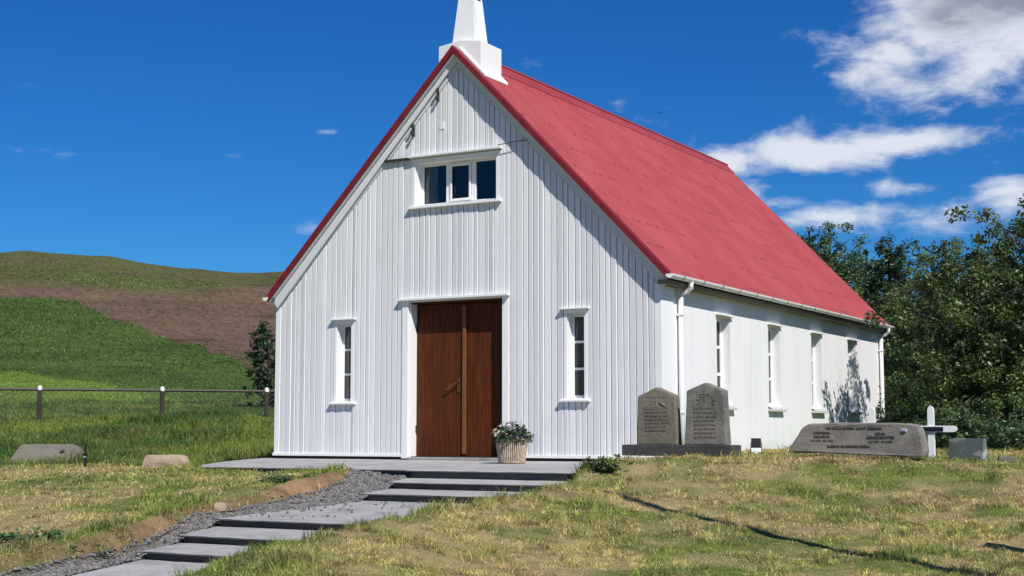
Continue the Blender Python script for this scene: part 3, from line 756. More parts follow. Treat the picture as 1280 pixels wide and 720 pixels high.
# side walls, right one with four windows
SW = [(y0, y0 + .50, .735, 1.945) for y0 in (1.86, 3.935, 5.975, 7.985)]
for (a, b, z0, ta, tb_) in slices(.24, LEN, [h[0] for h in SW] + [h[1] for h in SW], SW, -.1, lambda q: EZ - .11):
    wm.prism([(a, z0), (b, z0), (b, tb_), (a, ta)], XR - .26, XR, 'x')
wm.box(XL, XL + .24, .24, LEN, -.1, EZ - .11)
for a, b in ((XL, RC), (RC, XR)):
    wm.prism([(a, -.1), (b, -.1), (b, roofline(b) - .07), (a, roofline(a) - .07)], LEN, LEN + .06, 'y')
wm.part('wall', M_STUCCO)
# corner return of the side wall (smooth board) and plinth
m = CP().box(XR, XR + .014, .0, .36, -.08, EZ - .13); m.box(XR - .085, XR + .014, -.026, -.001, .03, EZ - .1); m.part('corner_board', M_TRIM, bevel=.004)
m = CP().box(XL - .004, XL + .085, -.03, .05, .03, EZ - .11); m.part('corner_board', M_TRIM, bevel=.004)
m = CP().box(XL + .03, XR - .03, .02, .25, -.12, .028); m.part('plinth', M_BASALT)
for a_, b_ in ((XL - .02, DOOR[0] - .10), (DOOR[1] + .10, XR)): CP().box(a_, b_, -.045, .0, .022, .062).part('base_board', M_TRIM, bevel=.004)
# inside: floor and ceiling stay dark
m = CP().box(XL + .24, XR - .27, .25, LEN - .01, -.09, .0); m.part('floor', M_INSIDE)

CP().prism([(XL + .25, .0), (XR - .27, .0), (XR - .27, roofline(XR - .27) - .12), (RC, RZ - .12), (XL + .25, roofline(XL + .25) - .12)], .62, .66, 'y').part('added_partition', mat('partition_dark', color=(.03, .024, .02), rough=.9))  # added unseen partition, keeps the view through the front windows dark
CP().box(XL + .25, XR - .27, .25, .615, 2.50, 2.55).part('loft_floor', M_WOOD)
# boards of the gable front
def board_front():
    V = []; F = []; C = []
    pitch = .086; x = XL + .09; k = 0
    casing = [(h[0] - .05, h[1] + .055, h[2] - .05, h[3] + .06) for h in FWIN] + [(GWIN[0] - .05, GWIN[1] + .055, GWIN[2] - .05, GWIN[3] + .06), (DOOR[0] - .10, DOOR[1] + .095, -.1, DOOR[3] + .03)]
    while x < XR - .09:
        g = random.uniform(.007, .014); a = x + g * .5; b = min(x + pitch * random.uniform(.82, 1.18), XR - .088)
        nx = b; b = b - g * .5
        if b - a > .02:
            br = [h[0] for h in casing] + [h[1] for h in casing] + [RC]
            tone = random.uniform(.68, .80); proud = random.uniform(.020, .028); tilt = random.uniform(-.004, .009)
            for (p, q, z0, tp_, tq_) in slices(a, b, br, casing, .062, lambda t: roofline(t) - .27):
                if min(tp_, tq_) - z0 < .02: continue
                ch = .004; e0 = ch if abs(p - a) < 1e-6 else 0; e1 = ch if abs(q - b) < 1e-6 else 0
                prof = [(p, .002), (p, -proud + ch), (p + e0, -proud), (q - e1, -proud - tilt), (q, -proud - tilt + ch), (q, .002)]
                i0 = len(V); n = len(prof)
                for (xx, yy) in prof: V.append((xx, yy - 5, z0))
                for (xx, yy) in prof: V.append((xx, yy - 5, tp_ + (tq_ - tp_) * (xx - p) / max(q - p, 1e-6)))
                for j in range(n - 1): F.append((i0 + j, i0 + j + n, i0 + j + 1 + n, i0 + j + 1))
                F.append(tuple(i0 + j for j in range(n))); F.append(tuple(i0 + n + j for j in range(n))[::-1])
                C += [(tone, tone * 1.005, tone * 1.01)] * (2 * n)
        x = nx
    me = bpy.data.meshes.new('board_cladding'); me.from_pydata(V, [], F); me.update()
    bm = bmesh.new(); bm.from_mesh(me); bmesh.ops.recalc_face_normals(bm, faces=bm.faces); bm.to_mesh(me); bm.free()
    set_col(me, np.array(C)); return link('board_cladding', me, M_CLAD, church)
board_front()

# roof sheets, corrugated down the slope
def roof_side(sgn):
    n = int((RY1 - RY0) / .076 * 6); ys = np.linspace(RY0, RY1, n); rows = 9
    nrm = np.array([sgn * SLOPE, 0, 1.0]); nrm /= np.linalg.norm(nrm)
    V = []; 
    for layer, off in ((0, .0), (1, -.02)):
        for i in range(rows):
            t = i / (rows - 1); x = RC + sgn * RH * t; z = RZ - SLOPE * RH * t
            lap = .004 * (1 if (t > .5) else 0)
            for q in ys:
                w_ = .011 * math.sin(2 * math.pi * (q - RY0) / .076) * (1 if layer == 0 else 0) + off - lap
                V.append((x + nrm[0] * w_, q - 5, z + nrm[2] * w_))
    F = []
    for layer in (0, 1):
        o = layer * rows * n
        for i in range(rows - 1):
            for j in range(n - 1): F.append((o + i * n + j, o + i * n + j + 1, o + (i + 1) * n + j + 1, o + (i + 1) * n + j))
    e = (rows - 1) * n; o = rows * n
    for j in range(n - 1): F.append((e + j, e + j + 1, o + e + j + 1, o + e + j))
    m = MB(); m.v = V; m.f = F
    ob = m.build('roof', M_ROOF, church); return ob
roof_r = roof_side(1); roof_l = roof_side(-1)
m = CP()
for sgn in (1, -1):
    for i in range(1):
        a = (RC, RZ + .035); b = (RC + sgn * .17, RZ - SLOPE * .17 + .026); c = (RC + sgn * .17, RZ - SLOPE * .17 + .014); d = (RC, RZ + .018)
        m.prism([a, b, c, d], .62, RY1 + .02, 'y')
m.tube([(RC, .62, RZ + .038), (RC, RY1 + .02, RZ + .038)], .022, 10)
m.part('ridge_cap', M_ROOF)
# dark red verge trim and the white board below it
for sgn in (1, -1):
    x1 = RC + sgn * (RH + .004)
    m = CP()
    top = [(RC, RZ + .03), (x1, EZ + .03)]; low = [(x1, EZ - .075), (RC, RZ - .075)]
    m.prism(top + low, RY0 - .012, RY0 + .03, 'y')
    m.prism([(RC, RZ + .03), (x1, EZ + .03), (x1, EZ + .014), (RC, RZ + .014)], RY0 + .0305, RY0 + .10, 'y')
    m.part('verge_trim', M_REDTRIM, bevel=.005)
    x2 = RC + sgn * (RH - .055); m = CP()
    m.prism([(RC, RZ - .082), (x2, roofline(x2) - .082), (x2, roofline(x2) - .165), (x2 - sgn * .05, roofline(x2) - .225), (RC, RZ - .185)], -.078, -.050, 'y')
    m.part('barge_board', M_VERGE, bevel=.003)
    m = CP(); xe = (XR - .005) if sgn > 0 else (XL + .005)
    m.prism([(RC, RZ - .17), (xe, roofline(xe) - .17), (xe, roofline(xe) - .262), (RC, RZ - .262)], -.036, -.003, 'y')
    m.part('frieze_board', M_VERGE, bevel=.003)
    # soffit between the verge and the gable, and eave soffit along the wall
    m = CP(); m.prism([(RC, RZ - .05), (x2, roofline(x2) - .05), (x2, roofline(x2) - .078), (RC, RZ - .078)], RY0 + .032, .0, 'y'); m.part('verge_soffit', M_TRIM)
    xa, xb = (XR + .001, x1 - .03) if sgn > 0 else (x1 + .03, XL - .001)
    m = CP().box(xa, xb, RY0 + .07, RY1 - .02, EZ - .125, EZ - .075); m.part('eave_soffit', M_SOFFIT)
    m = CP(); m.prism([(RC, RZ - .035), (x1 - sgn * .06, roofline(x1 - sgn * .06) - .035), (x1 - sgn * .06, roofline(x1 - sgn * .06) - .048), (RC, RZ - .048)], .01, LEN, 'y'); m.part('roof_lining', M_INSIDE)
# gutters and downpipes
def gutter(sgn):
    x = RC + sgn * (RH + .035); m = CP(); n = 10; r = .052
    ring = [(x + r * math.cos(math.pi + math.pi * k / n), EZ - .015 + r * math.sin(math.pi + math.pi * k / n)) for k in range(n + 1)]
    inner = [(x + (r - .006) * math.cos(2 * math.pi - math.pi * k / n), EZ - .015 + (r - .006) * math.sin(2 * math.pi - math.pi * k / n)) for k in range(n + 1)]
    m.prism(ring + inner, RY0 - .01, RY1 + .01, 'y')
    cap = ring
    m.prism(cap, RY0 - .016, RY0 - .0105, 'y'); m.prism(cap, RY1 + .0105, RY1 + .016, 'y')
    g = m.part('gutter', M_TRIM)
    q = RY0 + .35
    while q < RY1:
        b = CP(); b.prism([(x + (r + .004) * math.cos(math.pi + math.pi * k / n), EZ - .012 + (r + .004) * math.sin(math.pi + math.pi * k / n)) for k in range(n + 1)] +
                [(x + (r + .001) * math.cos(2 * math.pi - math.pi * k / n), EZ - .012 + (r + .001) * math.sin(2 * math.pi - math.pi * k / n)) for k in range(n + 1)], q, q + .02, 'y'); q += .66
        b.part('gutter_bracket', M_GALV, g)
    return g, x
g_r, gx = gutter(1); gutter(-1)
for yy in (.50, 9.93):
    m = CP(); m.tube([(gx, yy, EZ - .05), (gx, yy, EZ - .13), (gx - .05, yy, EZ - .175), (XR + .075, yy, EZ - .20), (XR + .055, yy, EZ - .25), (XR + .055, yy, .9), (XR + .055, yy, .02)], [.040, .036, .036, .036, .036, .036, .036], 12)
    dpp = m.part('downpipe', M_TRIM, smooth=True)
    for zz in (1.85, .6): CP().box(XR, XR + .095, yy - .042, yy + .042, zz, zz + .022).part('pipe_clip', M_TRIM, dpp)

# spire on the ridge
m = CP()
bx0, bx1, by0, by1 = RC - .355, RC + .335, .035, .60
hz = 5.755
m.prism([(bx0, roofline(bx0) - .03), (RC, RZ - .03), (bx1, roofline(bx1) - .03), (bx1, hz - .02), (RC, hz + .028), (bx0, hz - .02)], by0, by1, 'y')
sp_o = m.part('spire_base', M_SPIRE, bevel=.006)
m = CP()                                                                # flashing skirt that follows the roof slopes
for sgn in (1, -1):
    xo = RC + sgn * .41
    m.prism([(RC, RZ + .05), (xo, roofline(xo) + .05), (xo, roofline(xo) + .014), (RC, RZ + .014)], by0 - .03, by1 + .05, 'y')
m.part('skirt', M_SPIRE, sp_o, bevel=.004)
m = CP(); zc = hz - .02
def ring4(h, cx, cy, z): return [(cx - h, cy - h, z), (cx + h, cy - h, z), (cx + h, cy + h, z), (cx - h, cy + h, z)]
scx, scy = RC + .0, .30
prof = [(.185, zc), (.122, 6.42), (.118, 6.425), (.104, 6.75), (.125, 6.77), (.125, 6.83), (.0, 7.45)]
vs = []; 
for h, z in prof: vs += ring4(max(h, .004), scx, scy, z)
fs = [(4 * i + k, 4 * i + (k + 1) % 4, 4 * i + 4 + (k + 1) % 4, 4 * i + 4 + k) for i in range(len(prof) - 1) for k in range(4)] + [(3, 2, 1, 0)]
m.poly(vs, fs); spo = m.part('spire', M_SPIRE, sp_o)
m = CP(); m.box(scx + .108, scx + .124, scy - .03, scy + .075, 6.25, 6.6)
m.part('louvre', M_POST, spo)

# door
dframe = CP()
dframe.box(DOOR[0] - .10, DOOR[0], -.045, .0, .0, DOOR[3] + .02)
dframe.box(DOOR[0] + .0005, DOOR[0] + .018, .001, .20, .0, DOOR[3] - .001)
fo = dframe.part('door_frame', M_TRIM, bevel=.004)
CP().box(DOOR[1], DOOR[1] + .095, -.03, .0, .0, DOOR[3] + .02).box(DOOR[1] - .018, DOOR[1] - .0005, .001, .20, .0, DOOR[3] - .001).part('door_jamb', M_TRIM, fo, bevel=.004)
m = CP().box(DOOR[0] - .15, DOOR[1] + .12, -.095, -.0, DOOR[3] + .021, DOOR[3] + .055); CP().box(DOOR[0] + .019, DOOR[1] - .019, .001, .20, DOOR[3] - .02, DOOR[3] - .001).part('door_head', M_WOOD, fo); m.part('door_cap', M_TRIM, fo, bevel=.005)
m = CP().box(DOOR[0] + .0, DOOR[1] - .0, -.05, .25, -.016, .018); m.part('threshold', M_CONC, fo, bevel=.006)
mid = .045
def leaf(x0, x1, ydep):
    m = CP(); n = 6; wv = (x1 - x0) / n
    for i in range(n):
        m.box(x0 + wv * i + .0015, x0 + wv * (i + 1) - .0015, ydep + random.uniform(-.0015, .0015), ydep + .035, .03, DOOR[3] - .028)
    m.box(x0, x1, ydep + .0355, ydep + .06, .03, DOOR[3] - .028)
    return m.part('door', M_WOOD, bevel=.002, seg=1)
d1 = leaf(DOOR[0] + .019, mid, .150); d2 = leaf(mid + .005, DOOR[1] - .019, .158)
m = CP().box(mid - .02, mid + .035, .118, .1485, .06, DOOR[3] - .06); m.part('cover_strip', M_WOODLIGHT, d1, bevel=.008)
m = CP(); m.box(mid - .11, mid - .06, .138, .149, .90, 1.10); m.tube([(mid - .085, .145, 1.04), (mid - .085, .095, 1.04)], .011, 10)
m.tube([(mid - .085, .10, 1.04), (mid - .16, .095, 1.00), (mid - .235, .095, .955), (mid - .275, .10, .945)], [.013, .011, .010, .008], 10)
m.part('handle', M_BRASS, d1, smooth=False)
for zz in (.35, 1.75): CP().tube([(DOOR[0] + .022, .140, zz), (DOOR[0] + .022, .140, zz + .1)], .011, 8).part('hinge', M_IRON, d1)

def front_window(h, bars, verts, depth, frame=.028, sillw=.05, cap=True):
    x0, x1, z0, z1 = h
    f = CP()
    f.box(x0 - .045, x0, -.031, .0, z0 - .02, z1 + .0); f.box(x1, x1 + .05, -.03, .0, z0 - .02, z1 + .0); f.box(x0 - .045, x1 + .05, -.031, .0, z1 + .001, z1 + .045)
    f.box(x0 + .0005, x0 + .012, .001, depth + .04, z0, z1 - .001); f.box(x1 - .012, x1 - .0005, .001, depth + .04, z0, z1 - .001); f.box(x0 + .0125, x1 - .0125, .001, depth + .04, z1 - .013, z1 - .001)
    root = f.part('window', M_TRIM, bevel=.003)
    s = CP(); a, b, c, d = x0 + .013, x1 - .013, z0 + .006, z1 - .014
    s.box(a, a + frame, depth, depth + .04, c, d); s.box(b - frame, b, depth, depth + .04, c, d); s.box(a + frame, b - frame, depth, depth + .04, c, c + frame); s.box(a + frame, b - frame, depth, depth + .04, d - frame, d)
    for t in bars:
        zz = c + (d - c) * t; s.box(a + frame, b - frame, depth + .004, depth + .036, zz - .016, zz + .016)
    for t in verts: s.box(t - .04, t + .04, depth - .004, depth + .036, c + frame, d - frame)
    s.part('sash', M_TRIM, root, bevel=.003)
    g = CP().box(a + frame - .004, b - frame + .004, depth + .02, depth + .024, c + frame - .004, d - frame + .004); g.part('pane', M_GLASS, root)
    q = CP(); q.prism([(-.085, z0 - .045), (-.085, z0 - .022), (depth + .03, z0 + .004), (depth + .03, z0 - .045)], x0 - .085, x1 + .085, 'x')
    sl_ = CP(); 
    sl_.prism([(-.085, z0 - .05), (-.085, z0 - .024), (-.001, z0 - .008), (-.001, z0 - .05)], x0 - .09, x1 + .09, 'x'); sl_.box(x0 + .001, x1 - .001, .0, depth + .02, z0 - .0, z0 + .005)
    sl_.part('sill', M_TRIM, root, bevel=.004)
    if cap: CP().box(x0 - .085, x1 + .085, -.085, -.0, z1 + .047, z1 + .068).part('drip_cap', M_TRIM, root, bevel=.004)
    return root
def curtain(x0, x1, y, z0, z1, root):
    n = 24; V = []; F = []
    for i in range(n + 1):
        x = x0 + (x1 - x0) * i / n
        for z in (z0, z1): V.append((x, y - 5 + .012 * math.sin(i * 1.9), z))
    F = [(2 * i, 2 * i + 2, 2 * i + 3, 2 * i + 1) for i in range(n)]
    m = MB(); m.v = V; m.f = F; o = m.build('curtain', M_CURTAIN, root, smooth=True); return o
for h in FWIN:
    r_ = front_window(h, (.345, .67), (), .10)
    curtain(h[0] - .02, h[0] + (.27 if h[0] < 0 else .17), .165, h[2] - .05, h[3] + .05, r_)
GW_R = front_window(GWIN, (), (), .13, frame=.03, cap=False)
s = CP()
for t in (-.212, .196): s.box(t - .035, t + .035, .125, .165, GWIN[2] + .034, GWIN[3] - .042)
for (a, b) in ((-.174, .158),):
    s.box(a, a + .026, .105, .1245, GWIN[2] + .04, GWIN[3] - .045); s.box(b - .026, b, .105, .1245, GWIN[2] + .04, GWIN[3] - .045); s.box(a + .026, b - .026, .105, .1245, GWIN[2] + .04, GWIN[2] + .075); s.box(a + .026, b - .026, .105, .1245, GWIN[3] - .08, GWIN[3] - .045)
s.part('mullion', M_TRIM, GW_R, bevel=.003)
CP().box(GWIN[0] - .09, GWIN[1] + .10, -.10, -.0, GWIN[3] + .062, GWIN[3] + .09).part('drip_cap', M_TRIM, GW_R, bevel=.004)
curtain(GWIN[0] + .04, GWIN[0] + .24, .19, GWIN[2] - .03, GWIN[3] + .03, GW_R)
for h in SW:
    y0, y1, z0, z1 = h; dep = .115
    s = CP(); xa, xb = XR - dep - .04, XR - dep
    s.box(xa, xb, y0 + .001, y0 + .06, z0, z1 - .001); s.box(xa, xb, y1 - .065, y1 - .001, z0, z1 - .001); s.box(xa, xb, y0 + .06, y1 - .065, z0, z0 + .06); s.box(xa, xb, y0 + .06, y1 - .065, z1 - .055, z1 - .001)
    for t in (.35, .66): s.box(xa + .003, xb - .003, y0 + .06, y1 - .065, z0 + (z1 - z0) * t - .022, z0 + (z1 - z0) * t + .022)
    root = s.part('window', M_TRIM, bevel=.003)
    CP().box(xa + .018, xa + .022, y0 + .055, y1 - .06, z0 + .055, z1 - .05).part('pane', M_GLASS, root)
    q = CP(); q.prism([(XR - dep + .002, z0 - .0), (XR + .075, z0 - .03), (XR + .075, z0 - .07), (XR + .002, z0 - .07), (XR + .002, z0 - .001)], y0 - .065, y1 + .075, 'y'); q.part('sill', M_SILL, root, bevel=.006)
    CP().box(XR + .0015, XR + .055, y0 - .04, y1 + .05, z1 + .012, z1 + .04).part('drip_cap', M_TRIM, root, bevel=.005)
    cu = CP().box(XR - .30, XR - .29, y0 - .05, y0 + .12, z0 - .1, z1 + .1); cu.part('curtain', M_CURTAIN, root)
# fittings on the gable: two pairs of porcelain insulators with hooks, a hatch outline, a loose wire and its bracket
for (x, z) in ((-.28, 5.03), (-.69, 4.57)):
    m = CP(); m.box(x - .012, x + .012, -.05, -.024, z - .09, z + .09)
    for dz in (.04, -.05): m.tube([(x, -.04, z + dz), (x + .02, -.11, z + dz - .005), (x + .02, -.12, z + dz + .03)], [.012, .022, .012], 8)
    m.part('insulator', M_IRON)
m = CP(); m.box(-.265, -.185, -.034, -.022, 4.54, 4.64); m.part('vent_cover', M_PAINT, bevel=.003)
m = CP(); m.tube([(GWIN[1] + .06, -.10, GWIN[3] + .10), (.98, -.09, 4.235), (1.15, -.06, 4.245)], .006, 6); m.tube([(1.15, -.06, 4.245), (1.15, -.02, 4.25)], .010, 6); m.part('cable', M_IRON)
m = CP().box(-1.165, GWIN[0] - .095, -.075, -.03, 4.155, 4.185); m.part('bracket_arm', M_POST, bevel=.003)

# ------------------------------------------------------------------ gravestones
def rough(o, amp, scale, sub=2):
    """subdivide and roughen a stone"""
    bm = bmesh.new(); bm.from_mesh(o.data)
    bmesh.ops.subdivide_edges(bm, edges=bm.edges, cuts=sub, use_grid_fill=True)
    from mathutils import noise as mn
    for v in bm.verts:
        k = mn.noise_vector(v.co * scale + Vector((3.1, 7.7, 1.3))) * amp + mn.noise_vector(v.co * scale * 3.3) * amp * .4
        v.co += k
    bm.to_mesh(o.data); bm.free(); return o

ply = MB().box(-.66, .66, -.145, .145, 0, .125)
gp = ply.build('grave_plinth', M_BASALT, None, bevel=.012); rough(gp, .004, 9, 3)
PZ0 = .095; gp.location = (3.98, -1.64, PZ0)
tag(gp, 'long low dark basalt plinth carrying two pointed gravestones in front of the church corner', 'plinth')
def headstone(name, label, loc, wb, wt, hs_, hp, th, material, motif):
    t = empty(name, loc); tag(t, label, 'gravestone', 'pointed gravestones on the dark plinth')
    m = MB(); a, b = wb / 2, wt / 2
    f = [(-a, 0), (a, 0), (b, hs_), (0, hp), (-b, hs_)]; n = 5; k = .86
    vs = [(x, -th / 2, z) for x, z in f] + [(x * .985, th / 2, z) for x, z in f]
    m.poly(vs, [tuple(range(n)), tuple(range(2 * n - 1, n - 1, -1))] + [(i, i + n, (i + 1) % n + n, (i + 1) % n) for i in range(n)])
    s_ = m.build('stone', material, t, bevel=.014, seg=2); rough(s_, .0035, 12, 3)
    p = MB(); zf = hs_
    if motif == 'panel':                                          # framed relief field with a cross and sprig
        w0 = wt * .34
        p.box(-w0, w0, -th / 2 - .0055, -th / 2 + .004, hs_ * .74, hs_ * .755); p.box(-w0, w0, -th / 2 - .0055, -th / 2 + .004, hs_ * .985, hs_ * .998)
        p.box(-w0, -w0 + .012, -th / 2 - .0055, -th / 2 + .004, hs_ * .756, hs_ * .984); p.box(w0 - .012, w0, -th / 2 - .0055, -th / 2 + .004, hs_ * .756, hs_ * .984)
        p.box(.0, .018, -th / 2 - .0055, -th / 2 + .004, hs_ * .77, hs_ * .97); p.box(-.04, -.001, -th / 2 - .0055, -th / 2 + .004, hs_ * .89, hs_ * .915); p.box(.019, .06, -th / 2 - .0055, -th / 2 + .004, hs_ * .89, hs_ * .915)
        p.tube([(.03, -th / 2 - .004, hs_ * .88), (.09, -th / 2 - .004, hs_ * .82), (.13, -th / 2 - .004, hs_ * .775)], [.006, .012, .004], 6)
    else:
        p.box(-.008, .010, -th / 2 - .0055, -th / 2 + .004, hs_ * .80, hs_ * 1.02); p.box(-.055, -.009, -th / 2 - .0055, -th / 2 + .004, hs_ * .92, hs_ * .945); p.box(.011, .057, -th / 2 - .0055, -th / 2 + .004, hs_ * .92, hs_ * .945)
        for q in range(9):
            an = q * .55 - .6; p.tube([(.02 + .075 * math.cos(an), -th / 2 - .002, hs_ * .80 + .06 * math.sin(an)), (.02 + .10 * math.cos(an + .2), -th / 2 - .003, hs_ * .80 + .085 * math.sin(an + .2))], [.004, .010], 5)
    p.build('carving', M_STONE2 if motif == 'panel' else M_STONE1, t)
    e = MB()
    for i in range(6 if motif == 'panel' else 8):                 # worn engraved lines, no longer readable
        z = hs_ * (.66 - .075 * i); x = -wt * .30
        while x < wt * .28:
            L = random.uniform(.010, .028); e.box(x, x + L, -th / 2 - .0062, -th / 2 + .0, z, z + .012 + random.uniform(0, .006)); x += L + random.uniform(.006, .02)
    e.build('worn_lettering', M_WORN2, t)
    return t
headstone('gravestone', 'brown lichened pointed gravestone with carved panel, left of two on the plinth', (3.72, -1.64, PZ0 + .123), .50, .455, .545, .645, .15, M_STONE1, 'panel')
headstone('gravestone', 'taller grey pointed gravestone with carved wreath, right of two on the plinth', (4.315, -1.66, PZ0 + .123), .49, .43, .60, .685, .17, M_STONE2, 'wreath')

# boulder memorial
bl = empty('memorial_boulder', (5.70, -.62, H(5.7, -.75) + .02))
tag(bl, 'long low grey memorial boulder with engraved lettering on the grassy mound', 'memorial stone')
m = MB()
prof = [(-.76, .03), (-.74, .10), (-.66, .20), (-.60, .30), (-.52, .355), (-.2, .365), (.1, .362), (.4, .358), (.62, .354), (.70, .335), (.735, .22), (.76, .06), (.75, .0), (.3, .0), (-.2, .02), (-.5, .035)]
n = len(prof)
vs = [(x, -.21, z) for x, z in prof] + [(x * .98, -.05, z * 1.02 if z > .2 else z) for x, z in prof] + [(x * .94, .24, z * .93) for x, z in prof]
fs = [tuple(range(n)), tuple(range(3 * n - 1, 2 * n - 1, -1))] + [(k * n + i, (k + 1) * n + i, (k + 1) * n + (i + 1) % n, k * n + (i + 1) % n) for k in (0, 1) for i in range(n)]
m.poly(vs, fs); bo = m.build('stone', M_BOULDER, bl, bevel=.014); rough(bo, .011, 5, 2)
tx = text_mesh([('HÉR HVÍLA HJÓNIN ÁSAMT BÖRNUM', 0, .295, .038, 'CENTER'),
                ('ÞORSTEINN', -.36, .245, .036, 'CENTER'), ('JÓNASSON', -.36, .203, .036, 'CENTER'), ('24.5.1872 - 28.1.1926', -.36, .160, .030, 'CENTER'),
                ('HELGA', .30, .240, .036, 'CENTER'), ('SIGURÐARDÓTTIR', .30, .198, .036, 'CENTER'), ('14.7.1874 - 29.4.1952', .30, .155, .030, 'CENTER'),
                ('BLESSUÐ SÉ MINNING ÞEIRRA', -.06, .098, .036, 'CENTER')], bl, M_WORN, 'inscription', .004)
tx.location = (0, -.213, 0)
m = MB().box(.535, .585, -.226, -.205, .27, .295); m.build('enamel_tag', M_PAINT, bl); m = MB().box(.541, .579, -.229, -.2262, .275, .290); m.build('tag_print', mat('pale_blue_enamel', color=(.16, .24, .42), rough=.4), bl)

# crosses
def cross(label, loc, hh, arm, aw, plaque, rz=0):
    t = empty('white_cross', loc, rz); tag(t, label, 'cross', 'white wooden grave crosses')
    w2 = aw / 2; zt = hh
    m = MB(); m.prism([(-w2, -.15), (w2, -.15), (w2 * .92, zt - .05), (w2 * .6, zt - .012), (0, zt), (-w2 * .6, zt - .012), (-w2 * .92, zt - .05)], -.021, .021, 'y'); m.build('upright', M_PAINT, t, bevel=.004)
    za = hh - plaque['drop']; h2 = plaque['h'] / 2
    m = MB(); m.prism([(-arm, za), (-arm + .018, za - h2 * .8), (-arm + .05, za - h2), (arm - .05, za - h2), (arm - .018, za - h2 * .8), (arm, za), (arm - .018, za + h2 * .8), (arm - .05, za + h2), (-arm + .05, za + h2), (-arm + .018, za + h2 * .8)], -.038, -.0215, 'y'); m.build('crossbar', M_PAINT, t, bevel=.004)
    if plaque.get('on'):
        m = MB().box(-.125, .145, -.043, -.0385, za - h2 * .72, za + h2 * .66); m.build('name_plaque', M_PLAQUE, t)
    return t
cross('white wooden grave cross with a dark blue name plaque behind the memorial boulder', (6.29, .25, H(6.29, .25)), .60, .305, .080, {'drop': .265, 'h': .074, 'on': True})
cross('plain white grave cross standing before the far end of the white side wall', (5.30, 1.35, H(5.3, 1.35)), .60, .30, .085, {'drop': .245, 'h': .08})

# granite book slab, small stone, floodlight
sx, sy = 6.80, -.26
t = empty('grave_slab', (sx, sy, H(sx, sy) - .03), R(-24)); tag(t, 'low polished green granite slab in two leaves to the right of the white cross', 'gravestone')
for (a, b) in ((-.225, -.0025), (.0025, .225)):
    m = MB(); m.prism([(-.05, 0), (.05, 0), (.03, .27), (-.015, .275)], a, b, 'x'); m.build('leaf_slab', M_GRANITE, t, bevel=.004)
e = text_mesh([('MINNING', .115, .145, .03, 'CENTER'), ('1931 - 1998', .115, .10, .024, 'CENTER')], t, M_INK, 'inscription', .003); e.location = (0, -.033, 0); e.rotation_euler.x = R(-7)
def stone(name, label, loc, dims, material, rz=0, amp=.02, cat='rock', flat=.0):
    bm = bmesh.new(); bmesh.ops.create_cube(bm, size=1); bmesh.ops.subdivide_edges(bm, edges=bm.edges, cuts=5, use_grid_fill=True)
    from mathutils import noise as mn
    for v in bm.verts:
        p = v.co.copy(); q = Vector((p.x, p.y, p.z)); l = max(abs(p.x), abs(p.y), abs(p.z)); rd = q.normalized() * .58
        q = q.lerp(rd, .35); q.x *= 1 - .16 * (p.z + .5)
        v.co = Vector((q.x * dims[0], q.y * dims[1], (q.z + .42) * dims[2]))
        v.co += mn.noise_vector(v.co * 6 + Vector(loc)) * amp + mn.noise_vector(v.co * 19) * amp * .4
    me = bpy.data.meshes.new(name); bm.to_mesh(me); bm.free(); o = link(name, me, material); o.location = loc; o.rotation_euler.z = rz
    tag(o, label, cat); return o
stone('field_stone', 'small flat grey stone in the grass right of the granite slab', (7.22, -.30, H(7.22, -.3)), (.20, .12, .07), M_SLATE, .3, .008)
t = empty('floodlight', (4.27, -.02, H(4.27, -.02)), R(20)); tag(t, 'small black floodlight on the ground against the white side wall', 'floodlight')
m = MB(); m.prism([(-.03, .03), (.035, .0), (.045, .125), (-.01, .145)], -.052, .052, 'x'); m.build('housing', M_BLACK, t, bevel=.006); t.scale = (1.15, 1.15, 1.15); t.location.z += .055
m = MB().prism([(-.040, .0), (-.028, -.002), (-.026, .04), (-.036, .042)], -.05, .05, 'x'); m.build('lens_edge', M_PAINT, t)
for q_ in (-.06, .054): MB().box(q_, q_ + .006, -.012, .012, -.03, .10).build('bracket', M_BLACK, t)
m = MB().box(-.018, .018, -.062, -.05, -.03, .02); m.build('stake', M_PAINT, t)

# left side: slab memorial, iron stake, pale rock
mx, my = -4.86, -2.62; mz = H(mx, my)
t = empty('slab_memorial', (mx, my, mz + .03), R(29)); tag(t, 'weathered grey trapezoid grave slab lying at the edge of the left lawn', 'memorial stone')
m = MB(); f = [(-.56, 0), (.56, 0), (.38, .26), (.30, .29), (-.36, .285), (-.40, .27)]
m.poly([(x, -.10 + z * .25, z) for x, z in f] + [(x, .10 + z * .1, z * .96) for x, z in f], [tuple(range(6)), tuple(range(11, 5, -1))] + [(i, i + 6, (i + 1) % 6 + 6, (i + 1) % 6) for i in range(6)])
o = m.build('stone', M_SLATE, t, bevel=.006); rough(o, .006, 6, 3)
m = MB(); m.tube([(.17, -.075, .19), (.20, -.055, .20), (.22, -.055, .19)], [.014, .022, .010], 8); m.build('rusty_boss', M_IRON, t)
px, py = -3.16, -3.61; pz = H(px, py)
t = empty('iron_stake', (px, py, pz)); tag(t, 'short black iron stake standing in the left lawn before the grave slab', 'stake')
m = MB().tube([(0, 0, -.1), (.003, 0, .15), (0, 0, .30)], [.017, .017, .015], 8); m.build('stake', M_BLACK, t); m = MB().box(-.03, .03, -.022, .022, .155, .18); m.build('clip', M_BLACK, t)
m = MB().tube([(0, 0, .135), (0, 0, .152)], .0195, 8); m.build('band', M_PAINT, t)
stone('pale_rock', 'pale tan oblong rock beside the tip of the concrete terrace', (-2.62, -2.75, H(-2.62, -2.75) - .01), (.60, .30, .17), M_PALEROCK, R(24), .014)
